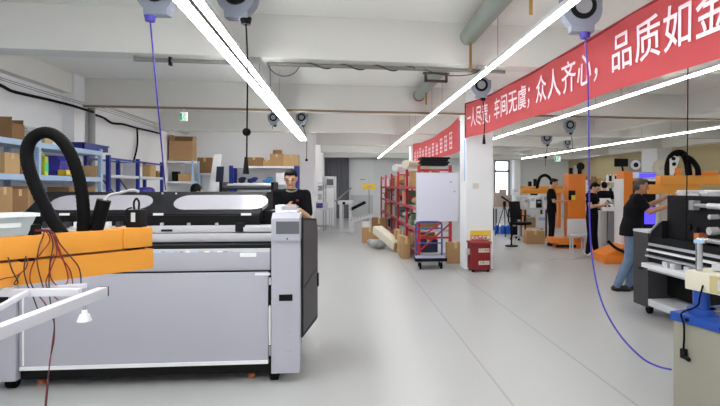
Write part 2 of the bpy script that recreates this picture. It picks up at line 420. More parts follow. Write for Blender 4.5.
# wall cables
def wallpts(l, X=XL+.05): return [onX(px, py, X) for px, py in l]
pipe('cable', M_rubber, .022, wallpts([(-30, 72), (0, 85), (12, 91), (28, 95), (48, 99.5)], XL+.022)+[onX(70, 105, -4.34), onX(80, 108, -4.34), onX(93, 112, -4.39)], 'thick black cable drooping along the left wall above the pale blue rack', 'cable', 5, 8)
pipe('cable', M_rubber, .022, wallpts([(96, 115), (104, 118), (112, 123), (122, 124), (130, 126), (137, 128), (150, 131), (160, 133.5)], XL+.06), 'black cable along the left wall beyond the grey upright pipe', 'cable', 5, 8)
pipe('cable', M_rubber, .02, wallpts([(137, 128), (137.5, 140), (136.5, 150), (134, 160), (133, 166)], XL+.06), 'black cable dropping down the left wall behind the dark blue rack', 'cable', 5, 8)
for i, dy in enumerate((-4, -2)):
    pipe('thin_cable', M_cond, .005, wallpts([(-30, 72+dy), (40, 94+dy), (88, 108+dy), (130, 121+dy), (172, 135+dy*.5)], XL+.2), ['upper', 'lower'][i]+' of two thin grey wires stretched above the black wall cable', 'cable', 1, 6)

# ------------------------------------------------------------------ hose reels
def reel(px, py, d, s, label, hose, ball=None, hm=None, yaw=0, ox=.03):
    """px,py: centre of the housing; hose: points in the picture frame (px,py,d)"""
    c = W(px, py, d)
    t = thing('hose_reel', label, 'hose reel', c, -TH+R(yaw), 'hose reels hung from the ceiling')
    k = s
    MB().cyl((0, -.055*k, 0), (0, .055*k, 0), .15*k, n=28).bb(-.09*k, .09*k, -.05*k, .05*k, -.17*k, .02*k).bb(-.15*k, .15*k, -.05*k, .05*k, .0, .10*k).build('housing', M_reel, t, bevel=.012*k)
    MB().cyl((0, -.072*k, .02*k), (0, -.054*k, .02*k), .098*k, n=24).build('hub_cover', M_char, t)
    MB().cyl((0, -.078*k, .02*k), (0, -.071*k, .02*k), .062*k, n=24).bb(-.006*k, .006*k, -.082*k, -.076*k, -.03*k, .05*k).build('dial', M_grey, t)
    MB().bb(-.02, .02, -.02, .02, .12*k, ZC-c.z).bb(-.07*k, .07*k, -.03*k, .03*k, .10*k, .15*k).build('bracket', M_lgrey, t)
    MB().cyl((ox*k, 0, -.21*k), (ox*k, 0, -.16*k), .035*k, .045*k).build('outlet', M_black if hm is None else M_purple, t)
    out = (Matrix.Translation(c) @ Matrix.Rotation(-TH+R(yaw), 4, 'Z')) @ Vector((ox*k, 0, -.20*k))
    if hose:
        pts = [out]+[W(*p) for p in hose]
        MB().tube(pts, .0065, 8, 6 if len(pts) > 2 else 1).build('air_hose', hm or M_rubber, t, world=True)
    if ball:
        bpx, bpy, br = ball[:3]
        MB().sph(W(bpx, bpy, d), br).build('stop_ball', M_rubber, t, world=True)
    if len(hose or []) and ball and len(ball) > 3:
        e = W(*hose[-1]); MB().cyl(e, e+Vector((0, 0, .14)), .026, .012).build('nozzle', M_black, t, world=True)
    return t
reel(158, -6, 4.3, 1.08, 'grey hose reel at the ceiling, its violet hose hanging over the pale blue rack', [(165.5, 190, 5.4)], None, M_violet, ox=-.06)
reel(238, -3, 4.3, 1.08, 'grey hose reel beside the double lamp with a black ball on its hose', [(247.5, 60, 4.3), (247, 130, 4.3), (246.5, 168, 4.3), (246, 174, 4.3)], (246.6, 132, .034, 1), ox=.06)
reel(581, 11, 4.3, 1.08, 'grey hose reel above the long banner with a violet hose trailing to the floor', [(588, 80, 4.3), (589, 160, 4.3), (590, 230, 4.25), (594, 270, 4.15), (603, 305, 4.0), (620, 335, 3.85), (641, 357, 3.7), (657, 366, 3.6), (671, 369.5, 3.47)], None, M_violet)
reel(481, 87, 7.8, .98, 'grey hose reel at the far end of the long banner above the column', [(484.5, 120, 7.8), (484, 138, 7.8), (484, 144, 7.8)], (484, 141, .01, 1))
reel(274, 118.5, 11.2, .85, 'grey hose reel left of the double lamp in the back left bay', [(272.5, 126, 11.2), (272.5, 129, 11.2)])
reel(302, 118.5, 11.2, .85, 'grey hose reel right of the double lamp in the back left bay', [(306.5, 140, 11.2), (306.5, 160, 11.2)], (306.5, 160, .03))
reel(569.5, 126, 12.2, .95, 'grey hose reel in the right bay, the one nearest the banner end lamp', [(572, 140, 12.2), (572.5, 149, 12.2)])
reel(546.5, 138.5, 14.3, .98, 'round grey hose reel in the right bay with a long hose past the far lamp', [(545.5, 158, 14.3), (545.5, 166, 14.3)], (545.6, 157, .04))
reel(567, 143, 16.5, .8, 'small distant hose reel in the right bay below the nearer one', [(572, 150, 16.5), (572.5, 154, 16.5)])

# hanging black drop cables
for (px, y0, y1, d, lab, m) in ((687.5, 83, 200, 5.2, 'thin black cable hanging from the ceiling over the black printer', M_rubber),
                             (365.5-91.5, 0, 1, 0, None, None)):
    if lab: pipe('drop_cable', m, .006, [W(px+1, -30, d)*1, W(px, (y0+y1)/2, d), W(px-1.5, 240, d)], lab, 'cable', 1, 6)

# ------------------------------------------------------------------ exit signs
def exit_sign(px, py, d, w, h, label, wires):
    c = W(px, py, d)
    t = thing('exit_sign', label, 'exit sign', c, -TH)
    MB().bb(-w/2, w/2, 0, .03, -h/2, h/2).build('sign_box', mat('sign_white', (226, 236, 230), .5, emit=.5), t)
    g = MB(); k = w
    # running figure and door, green on white
    g.bb(-.5*k, -.18*k, -.004, 0, -.42*h, .42*h)
    g.cyl((.1*k, -.004, .30*h), (.1*k, .0, .30*h), .09*k, n=12)
    g.bar((.08*k, -.002, .2*h), (-.02*k, -.002, -.08*h), .004, .11*k).bar((-.02*k, -.002, -.08*h), (.18*k, -.002, -.2*h), .004, .09*k).bar((.18*k, -.002, -.2*h), (.12*k, -.002, -.42*h), .004, .08*k)
    g.bar((-.02*k, -.002, -.08*h), (-.12*k, -.002, -.3*h), .004, .08*k).bar((.08*k, -.002, .16*h), (.3*k, -.002, .02*h), .004, .07*k)
    g.build('pictogram', M_green, t)
    for s in wires: MB().cyl((s, .015, h/2), (s, .015, ZC-c.z), .006, n=6).build('hanger', M_cond, t)
exit_sign(183.5, 116.5, 9.3, .125, .15, 'green and white exit sign hung on two wires, upper left', (-.05, .05))
exit_sign(557.5, 159, 22, .26, .22, 'green exit sign hung in the far right bay', (0,))

# ------------------------------------------------------------------ long banner
XBN = 2.27
def sag(Y): return -.195*(1-math.exp(-(9.45-Y)/1.7))+.004*max(0, 5-Y)
t = thing('banner', 'long red cloth banner with white Chinese lettering reaching toward the camera', 'banner', (XBN, 9.45, 0))
Y0, Y1 = 9.45, 2.35; nb = 48
def ztop(Y): return 3.10+sag(Y)+.003*math.sin((9.45-Y)*3)
def zbot(Y): return 2.445-.017*(9.45-Y)+.012*math.sin((9.45-Y)*2.3+1)
def bx(Y, v): return .012*math.sin(Y*4+v*2)
mb = MB(); G = []
for i in range(nb+1):
    Y = Y0+(Y1-Y0)*i/nb
    G.append([(mb.bm.verts.new((bx(Y, v/6), Y-9.45, zbot(Y)+(ztop(Y)-zbot(Y))*v/6))) for v in range(7)])
for a, b in zip(G, G[1:]):
    for v in range(6): mb.bm.faces.new((a[v], a[v+1], b[v+1], b[v]))
bmesh.ops.solidify(mb.bm, geom=mb.bm.faces[:], thickness=.003)
mb.build('cloth', M_banner, t, smooth=60)
MB().tube([(0, Y0+(Y1-Y0)*i/12-9.45, ztop(Y0+(Y1-Y0)*i/12)) for i in range(13)], .014, 6, 1).build('hem', mat('dark_red_hem', (140, 30, 40), .8), t)
MB().cyl((0, .02, 2.46), (0, .02, 3.1), .012, n=8).cyl((0, .02, 2.5), (.06, .12, 2.5), .01, n=6).cyl((0, .02, 3.05), (.06, .12, 3.05), .01, n=6).build('end_rod', mat('dark_red_hem', (140, 30, 40)), t)
MSG = '一人尽责，车间无虞；众人齐心，品质如金'
def bdef(co): # text laid along -Y, upright
    Y = 9.45-co.x; v = (co.y+.335)/.67
    return Vector((bx(Y, v)-.012-co.z, Y-9.45, zbot(Y)+(ztop(Y)-zbot(Y))*v))
for i, ch in enumerate(MSG):
    dx = .31+.346*i; dyy = 0
    if ch in '，；': pass
    text_part('character', ch, .40, M_letter, t, Matrix.Translation((dx, .0, 0)), .0008, bdef, bold=.003, sx=.83)
# supports at the near end, out of frame
MB().cyl((0, 2.35-9.45, ztop(2.35)), (0, 2.35-9.45, ZC), .006, n=6).build('cord', M_cond, t)

# second banner between the columns
def onx2(px, py): return onX(px, py, 2.36)
pA, pB = onx2(416, 143), onx2(460.5, 119)
t = thing('banner', 'short sagging red banner with faint white characters behind the column', 'banner', (2.36, 10.35, 0))
far_y, near_y = 17.3, 10.35
def zt2(Y):
    u = (Y-near_y)/(far_y-near_y); return 2.97+.03*u-.13*math.sin(math.pi*u)
def zb2(Y):
    u = (Y-near_y)/(far_y-near_y); return 2.27+.03*u-.02*math.sin(math.pi*u)
mb = MB(); G = []
for i in range(25):
    Y = near_y+(far_y-near_y)*i/24
    G.append([mb.bm.verts.new((.015*math.sin(Y*3+v), Y-10.35, zb2(Y)+(zt2(Y)-zb2(Y))*v/5)) for v in range(6)])
for a, b in zip(G, G[1:]):
    for v in range(5): mb.bm.faces.new((a[v], a[v+1], b[v+1], b[v]))
bmesh.ops.solidify(mb.bm, geom=mb.bm.faces[:], thickness=.003)
mb.build('cloth', M_banner, t, smooth=60)
# faint unreadable marks: strokes only
for i in range(11):
    cyy = 16.7-.56*i; g = MB(); rr = random.Random(i+3)
    zc = (zb2(cyy)+zt2(cyy))/2-.02; hh = (zt2(cyy)-zb2(cyy))*.27
    for k in range(rr.choice((3, 4))): g.bb(-.026, -.022, cyy-10.35-.15, cyy-10.35+.15, zc-hh+k*hh*.6-.018, zc-hh+k*hh*.6+.018)
    for k in (-1, 1): g.bb(-.026, -.022, cyy-10.35+k*.1-.018, cyy-10.35+k*.1+.018, zc-hh, zc+hh*rr.uniform(.4, 1))
    g.build('character', M_letter, t)
MB().cyl((0, 0, 2.28), (0, 0, 2.9), .012, n=8).cyl((0, 0, 2.33), (.02, -.3, 2.33), .01, n=6).cyl((0, 0, 2.85), (.02, -.3, 2.85), .01, n=6).build('end_rod', M_blueg, t)
MB().cyl((0, 6.95, 2.3), (0, 6.95, 2.97), .012, n=8).cyl((0, 6.95, 2.4), (0, 7.15, 2.4), .01, n=6).build('end_rod', M_rackred, t)

# ------------------------------------------------------------------ big printer, foreground left
FP = Frame(270, 4.13, 5)
t = thing('wide_format_printer', 'wide pale grey printer on casters with black windowed lid, foreground left', 'printer', FP.loc, FP.rz)
def fb(mb, px0, px1, py0, py1, y0, y1):
    x0, z1 = FP.at(px0, py0, y0); x1, z0 = FP.at(px1, py1, y0)
    zz0 = FP.at((px0+px1)/2, py1, y0)[1]; zz1 = FP.at((px0+px1)/2, py0, y0)[1]
    return mb.bb(x0, x1, y0, y1, zz0, zz1)
X = lambda px, y=0: FP.at(px, 200, y)[0]
Zp = lambda py, px=150, y=0: FP.at(px, py, y)[1]
fb(MB(), 19, 268, 274, 364, 0, .04).build('lower_panel', M_lav, t, bevel=.006)
fb(MB(), 19, 268, 364, 367.5, -.012, .04).build('panel_lip', M_white, t, bevel=.004)
fb(MB(), 19, 270, 253, 272, .05, .10).build('upper_panel', mat('satin_grey_panel', (172, 172, 182), .5), t, bevel=.006)
fb(MB(), 19, 270, 272, 274, .03, .1).build('panel_seam', M_char, t)
fb(MB(), 22, 21.5+2, 290, 366, -.006, .0).build('panel_edge', M_white, t)
fb(MB(), 255, 270, 273, 275.4, -.008, .0).build('panel_clip', M_white, t)
# inner body
x0, x1 = X(19), X(270)
MB().bb(x0, x1, .1, .85, .30, Zp(247)).build('body', M_char, t)
MB().bb(x0, x1, .45, .85, Zp(247), Zp(214)).build('back_body', M_black, t)
fb(MB(), 100, 270, 249.5, 254, .06, .2).build('media_tray', M_lgrey, t)
for i in range(13):
    px = 155+i*6.2; fb(MB(), px, px+rnd.uniform(3, 5.2), 251.2, 254.2, .052, .062).build('media_clamp', rnd.choice([M_white, M_lav, M_grey, M_lblue]), t)
fb(MB(), 240, 256, 253, 257, .04, .055).build('tray_label', M_white, t)
# rails
fb(MB(), 19, 272, 226, 233, .26, .36).build('upper_rail', M_alu, t, bevel=.006)
fb(MB(), 19, 272, 234, 242.5, .24, .40).build('lower_rail', M_alu, t, bevel=.006)
fb(MB(), 161, 172, 229.5, 231.5, .25, .262).build('rail_label', M_black, t)
cg = fb(MB(), 235, 244, 223, 232, .22, .34).build('carriage', M_char, t, bevel=.006)
fb(MB(), 243, 272, 227, 231.5, .22, .3).build('carriage_arm', M_lgrey, t, bevel=.004)
for px in (215, 187, 160): fb(MB(), px, px+2, 223, 226, .26, .3).build('rail_stop', M_lgrey, t)
# media bits visible above rails on the left side
for i in range(9):
    px = 42+i*10.5
    fb(MB(), px, px+rnd.uniform(3, 7), 222, 228, .24, .30).build('ink_valve', rnd.choice([M_white, M_lgrey, M_dgrey, M_cream]), t)
# lid: leaning front with two long windows
yA, yB = .34, .62
def lidz(py, px=150): return Zp(py, px, yA)
za, zb = Zp(214, 150, yA), Zp(192, 150, yB)
lx0, lx1 = X(36, .5), X(271, .80)
lid = MB().prism([(yA-.02, za-.07), (yA-.02, za), (yB, zb), (.9, zb), (.9, za-.07)], lx0, lx1, 'yz').build('lid', M_char, t, bevel=.012)
slope = math.atan2(zb-za, yB-yA)
Ls = math.hypot(zb-za, yB-yA)
def on_slope(mb, off):
    mb.bm.transform(Matrix.Translation((0, yA, za)) @ Matrix.Rotation(slope-math.pi/2, 4, 'X')); return mb
u0, u1 = Ls*.14, Ls*.80
for a, b in ((47, 150), (172, 267)):
    xa_, xb_ = X(a, .42), X(b, .42)
    w = on_slope(MB().prism(stadium(xa_, xb_, u0, u1, 8, .55), -.012, .02, 'xz'), 0).build('lid_window', M_gloss, lid)
for px in (156, 170): on_slope(MB().cyl((X(px, .45), -.012, Ls*.9), (X(px, .45), 0, Ls*.9), .008), 0).build('screw', M_lgrey, lid)
MB().bb(lx0, lx1, .30, yA, za-.10, za-.01).build('lid_base', M_black, t, bevel=.005)
for px in (64, 158, 246): fb(MB(), px-5, px+5, 213.2, 215.4, .292, .30).build('name_plate', M_white, t)
# end cabinets
def cabinet(pa, pb, name):
    xa, xb = X(pa), X(pb); zb_, zt_ = .078, Zp(213, 285)
    c = MB().prism([(-.03, zb_), (.06, zb_), (.06, zt_), (.03, zt_), (-.03, zt_-.05)], xa, xb, 'yz').build(name, M_lav, t, bevel=.006)
    return c, xa, xb
c, xa, xb = cabinet(272, 300, 'end_cabinet')
MB().bb(xa, xb, .06, .82, .5, 1.21).build('cabinet_body', M_lgrey, t)
hd = MB().prism([(-.05, Zp(240, 286)), (.1, Zp(240, 286)), (.1, Zp(213, 286)), (.0, Zp(213, 286)), (-.05, Zp(218, 286))], xa+.012, xb+.002, 'yz').build('control_head', M_lav, t, bevel=.008)
fb(MB(), 276, 299, 221.5, 234, -.056, -.045).build('screen', M_screen, hd)
fb(MB(), 286.5, 288, 238, 239.6, -.053, -.045).build('button', M_dgrey, hd)
fb(MB(), 279, 292.5, 294.5, 301, -.034, -.028).build('dark_plate', M_black, c)
for px, py in ((287, 311), (290, 331), (286.5, 350), (291, 350)): 
    xx, zz = FP.at(px, py, 0); MB().cyl((xx, -.033, zz), (xx, -.028, zz), .005, n=8).build('rivet', M_grey, c)
for py0, py1, m in ((278, 285, M_lgrey), (290, 298, M_black), (301, 304, M_black), (306, 345, M_white), (346, 356, M_grey)):
    fb(MB(), 268.6, 270.6, py0, py1, .0, .03).build('hinge_strip', m, t)
# dark side panel
sx = xb
side = [(.06, .33), (1.08, .22), (1.18, .22), (1.18, 1.13), (1.06, 1.235), (.06, 1.30)]
sp = MB().prism(side, sx-.004, sx+.012, 'yz').build('side_panel', M_char, t)
MB().prism([(.07, .36), (1.13, .26), (1.13, .74), (.07, .72)], sx+.010, sx+.018, 'yz').build('side_plate', M_dgrey, sp)
MB().prism([(.07, .735), (1.13, .755), (1.13, 1.11), (1.04, 1.215), (.07, 1.28)], sx+.010, sx+.018, 'yz').build('side_plate', M_dgrey, sp)
MB().bb(sx+.012, sx+.03, 1.08, 1.14, .55, .68).build('latch', M_black, sp)
c2, xa2, xb2 = cabinet(-14, 18, 'end_cabinet')
MB().bb(xa2, xb2, .06, .82, .5, 1.21).build('cabinet_body', M_lgrey, t)
fb(MB(), -8, 8, 297, 304.5, -.034, -.028).build('dark_plate', M_black, c2)
# base
MB().bb(xa2+.05, xb-.1, .03, .80, .07, .20).build('base_frame', M_black, t)
MB().bb(x0, x1, .09, .8, .19, .31).build('base_body', M_char, t)
def caster(parent, x, y, s=1.0, top=.128):
    c = MB().bb(x-.028*s, x+.028*s, y-.03*s, y+.03*s, .085*s, top).bb(x-.032*s, x-.024*s, y-.02*s, y+.02*s, .03*s, .09*s).bb(x+.024*s, x+.032*s, y-.02*s, y+.02*s, .03*s, .09*s).build('caster', M_black, parent)
    MB().cyl((x-.02*s, y, .042*s), (x+.02*s, y, .042*s), .042*s, n=18).build('wheel', M_rubber, c)
for x in (X(273.5), X(8), ):
    for y in (.055, .72): caster(t, x, y, 1.3, .17)
for px, yy in ((252, .14), (42, .14)):
    x = X(px, yy)
    f = MB().cyl((x, yy, .03), (x, yy, .14), .009, n=8).build('levelling_foot', M_steel, t)
    MB().cyl((x, yy, 0), (x, yy, .032), .034, .028, 14).build('foot_pad', M_copper, f)
# paper stack and tray on the right cabinet
o = MB(); pxa, pxb = X(275), X(297)
zt = Zp(213, 286)+.001
tb = thing('paper_tray', 'white paper tray with sheets on top of the printer control head', 'tray', FP.loc, FP.rz)
tb.location = Vector(FP.loc)+Matrix.Rotation(FP.rz, 3, 'Z') @ Vector(((pxa+pxb)/2, .07, zt)); w = (pxb-pxa)
MB().bb(-w/2, w/2, -.06, .1, 0, .02).bb(-w/2, -w/2+.05, -.06, .1, .02, .06).build('tray_base', M_white, tb, bevel=.006)
MB().box((.01, .02, .028), (w*.75, .12, .015), .1).box((.02, .03, .044), (w*.6, .11, .012), -.08).build('paper_sheets', M_lav, tb)

# ------------------------------------------------------------------ orange loading arm, foreground left
FA = Frame(152, 2.6, 56)
ARM = thing('loading_arm', 'orange two-deck loading arm carrying a black vacuum hose, foreground left', 'machine arm', FA.loc, FA.rz)
zt1, zb1 = Z(227.5, 2.6), Z(246.5, 2.6); zt2_, zb2_ = Z(248.5, 2.6), Z(268, 2.6)
ub = MB().bb(-1.75, -.14, 0, .13, zb1, zt1).build('upper_beam', M_orange, ARM, bevel=.006)
MB().bb(-.14, 0, -.006, .136, zb1+.002, zt1+.003).build('end_block', M_orange, ARM, bevel=.006)
lo = MB()
lo.prism([(-1.75, .02), (0, -.012), (0, .125), (-1.75, .15)], zb2_, zt2_, 'xy')
lo.build('lower_beam', M_orange, ARM, bevel=.006)
MB().bb(-.10, -.02, .03, .10, zt2_, zb1).build('pivot', M_char, ARM)
MB().bb(-.55, -.5, -.004, .03, zt2_-.002, zb1-.003).build('pivot_pad', M_black, ARM)
MB().bb(-1.75, -1.5, -.02, .2, 0, zt1).build('post', M_orange, ARM, bevel=.01)
MB().bb(-2.0, -1.35, -.25, .43, 0, .06).build('base_plate', M_char, ARM, bevel=.01)
def arm_d(px):        # distance of the arm's near face at a picture column
    q = (px-CX)/F; c, n = math.cos(FA.phi), math.sin(FA.phi)
    x = (q*FA.d0-FA.r0)/(c-q*n); return FA.d0+x*n
hd_ = arm_d(85)+.06
hose = [(62, 234), (50, 216), (38, 192), (29, 168), (27, 152), (31, 140), (40, 133.5), (50, 133), (60, 139), (69, 151), (76, 168), (81, 188), (83.5, 210), (83, 233)]
dd = [arm_d(60)+.06+(arm_d(84)-arm_d(60))*i/13 for i in range(14)]
MB().tube([W(x, y, d) for (x, y), d in zip(hose, dd)], .027, 16, 10, ridge=.05).build('vacuum_hose', M_rubber, ARM, world=True)
d_ = arm_d(98)+.05
p0 = W(96, 230, d_); p0.z = zt1
MB().cyl(p0, W(104, 200, d_), .03, n=16).build('hose_stub', M_rubber, ARM, world=True)
MB().tube([W(104, 201, d_), W(110, 195, d_+.05), W(120, 193, d_+.1), W(132, 190, d_+.15), W(139, 192, d_+.16)], .007, 8, 5).build('stub_cable', M_grey, ARM, world=True)
d_ = arm_d(136)+.06
p = W(136.5, 228, d_); p.z = zt1
mt = MB().box(p+Vector((0, 0, .045)), (.075, .06, .09), -TH).build('valve_motor', M_black, ARM, bevel=.006, world=True)
bq = MB().box(p+Vector((0, 0, .045))+Vector((-.0045, -.031, .008)), (.02, .003, .045), -TH).build('motor_label', M_lgrey, ARM, world=True)
MB().tube([p+Vector((-.01, 0, .09)), p+Vector((-.012, 0, .125)), p+Vector((0, 0, .145)), p+Vector((.012, 0, .125)), p+Vector((.01, 0, .09))], .005, 8, 5).build('motor_loop', M_black, ARM, world=True)
MB().tube([p+Vector((-.03, 0, .02)), p+Vector((-.05, 0, .06)), p+Vector((-.045, 0, .09)), p+Vector((-.02, 0, .1))], .004, 8, 5).build('motor_cable', M_black, ARM, world=True)
p = W(31, 231, arm_d(31)+.03); p.z = zt1
MB().box(p+Vector((0, 0, .022)), (.055, .05, .045), -TH).build('terminal_block', M_black, ARM, bevel=.004, world=True)
# wires draped over the arm
wires = [
 ([(34, 230), (45, 231), (50, 240), (42, 252), (33, 264), (30, 280), (36, 292), (46, 305), (54, 322), (52, 345), (49, 370), (46, 395), (44, 420)], M_wirer),
 ([(36, 230), (48, 231), (53, 244), (50, 262), (49, 280), (50, 300), (54, 320), (54, 340), (50, 360), (48, 385), (45, 420)], M_wired),
 ([(36, 231), (50, 232), (58, 246), (64, 262), (68, 276), (66, 284), (58, 286), (51, 278), (50, 264), (54, 254)], M_wirer),
 ([(36, 231), (52, 231), (60, 244), (70, 256), (79, 268), (81, 284), (78, 292)], M_wired),
 ([(34, 231), (44, 232), (40, 244), (37, 260), (40, 276), (44, 290)], M_wired),
 ([(36, 231), (50, 231), (57, 250), (52, 266), (46, 282), (50, 292), (58, 300)], M_wirer),
 ([(36, 231), (51, 232), (56, 238), (60, 255), (70, 270), (73, 285)], M_wirer),
 ([(26, 256), (24, 270), (27, 284), (32, 294), (38, 310), (42, 318)], M_wired),
 ([(28, 258), (26, 268), (16, 276), (6, 278), (-4, 281)], M_wirer),
 ([(8, 257), (12, 270), (18, 282), (14, 284), (20, 274)], M_wired),
]
for pts, m in wires:
    P = []
    for i, (x, y) in enumerate(pts):
        dd_ = arm_d(max(min(x, 90), -5))-.012-.01*(i % 2) if y > 236 else arm_d(x)+.005
        if y > 290: dd_ = arm_d(50)-.02-.0012*(y-290)
        P.append(W(x, y, dd_))
    MB().tube(P, .0026, 6, 5).build('wire', m, ARM, world=True)
# translucent bin standing on the arm
px0 = W(3, 236, arm_d(3)+.06); px0.z = zt1+.001
tb = thing('storage_bin', 'frosted pale plastic bin standing on the orange arm, far left', 'bin', px0, FA.rz)
w, dp, h = .19, .12, .09
bb = MB()
for s, (a, b) in enumerate(((0, 0),)):
    P0 = [(-w/2, -dp/2), (w/2-.03, -dp/2), (w/2-.03, dp/2), (-w/2, dp/2)]; P1 = [(-w/2-.02, -dp/2-.015), (w/2, -dp/2-.015), (w/2, dp/2+.015), (-w/2-.02, dp/2+.015)]
    v0 = [bb.bm.verts.new((x, y, 0)) for x, y in P0]; v1 = [bb.bm.verts.new((x, y, h)) for x, y in P1]
    bb.bm.faces.new(v0[::-1])
    for i in range(4): bb.bm.faces.new((v0[i], v0[(i+1) % 4], v1[(i+1) % 4], v1[i]))
    bmesh.ops.solidify(bb.bm, geom=bb.bm.faces[:], thickness=.004)
bb.build('tub', M_bin, tb)
MB().bb(-w/2-.026, w/2+.006, -dp/2-.022, -dp/2-.014, h-.012, h+.002).bb(-w/2-.026, w/2+.006, dp/2+.014, dp/2+.022, h-.012, h+.002).bb(w/2, w/2+.008, -dp/2-.022, dp/2+.022, h-.012, h+.002).build('rim', M_white, tb)
MB().box((.0, -dp/2-.007, .05), (.08, .003, .03), 0, .12).build('paper_label', M_white, tb)

# white aluminium frame under the arm
tf = thing('aluminium_frame', 'white aluminium profile frame hanging below the orange arm', 'frame', W(60, 300, 2.0))
def fbar(a, b, w=.04, h=.04, name='profile', m=mat('pale_profile', (206, 206, 216), .45)): MB().bar(a, b, w, h).build(name, m, tf, bevel=.004, world=True)
zf = Z(291.5, 2.2)
A = W(103, 291.5, 2.2); Bp = W(-14, 337, (H-zf)*F/(337-CY))
fbar(A, Bp)
c0 = W(84, 293, 2.2); c1 = W(-30, 292, 2.16)
c0.z = c1.z = zf+.0
c0b = c0+(Bp-A).normalized()*.0
fbar(W(80, 292, 2.12), W(-40, 293, 2.1), .03, .03)
fbar(W(86, 285.6, 2.24), W(45, 288.5, 2.24), .018, .02)
fbar(W(28, 292, 2.09), W(-10, 313, 1.95), .02, .02)
e = (A-Bp).normalized(); MB().bar(A, A+e*.006, .041, .041).build('end_cap', M_black, tf, world=True)
p = W(8, 290, 2.1); q = Vector((p.x, p.y, zb2_-.002)); fbar(p, q, .03, .03, 'hanger_bracket', M_alu)
pa_ = W(83.5, 300, 2.14)
MB().cyl(W(83.5, 296, 2.14), W(83.5, 311, 2.14), .003, n=6).cyl(W(85.5, 296, 2.14), W(85.5, 311, 2.14), .003, n=6).build('cord', M_grey, tf, world=True)
MB().cyl(W(84.5, 321, 2.14), W(84.5, 314, 2.14), .028, .018, 10).cyl(W(84.5, 314, 2.14), W(84.5, 310, 2.14), .012, .01, 10).build('suction_cup', M_white, tf, world=True)

# ------------------------------------------------------------------ people
def hand(mb, wr, d, side, curl=.6, s=1.0):
    """palm, four unequal fingers and a thumb leaving the side of the palm; d: hand direction, side: thumb direction"""
    d = Vector(d).normalized(); u = Vector(side); u = (u-d*u.dot(d)).normalized(); n = d.cross(u)
    wr = Vector(wr)
    pc = wr+d*.085*s
    for k in (-1.2, -.4, .4, 1.2):
        mb.cap(wr+u*k*.012*s+d*.015*s, pc+u*k*.019*s, .014*s, .0125*s)
    lens = (.068, .078, .074, .056); offs = (1.3, .45, -.42, -1.25)
    for L, o in zip(lens, offs):
        a = pc+u*o*.019*s; b = a+(d*math.cos(curl*.5)+n*math.sin(curl*.5))*L*.5*s; c = b+(d*math.cos(curl*1.3)+n*math.sin(curl*1.3))*L*.5*s
        mb.cap(a, b, .0095*s, .009*s); mb.cap(b, c, .009*s, .0078*s)
    a = wr+d*.03*s+u*.026*s; b = a+(d*.6+u*.75).normalized()*.036*s; c = b+(d*.95+u*.15+n*.25).normalized()*.03*s
    mb.cap(a, b, .012*s, .011*s); mb.cap(b, c, .0105*s, .009*s)

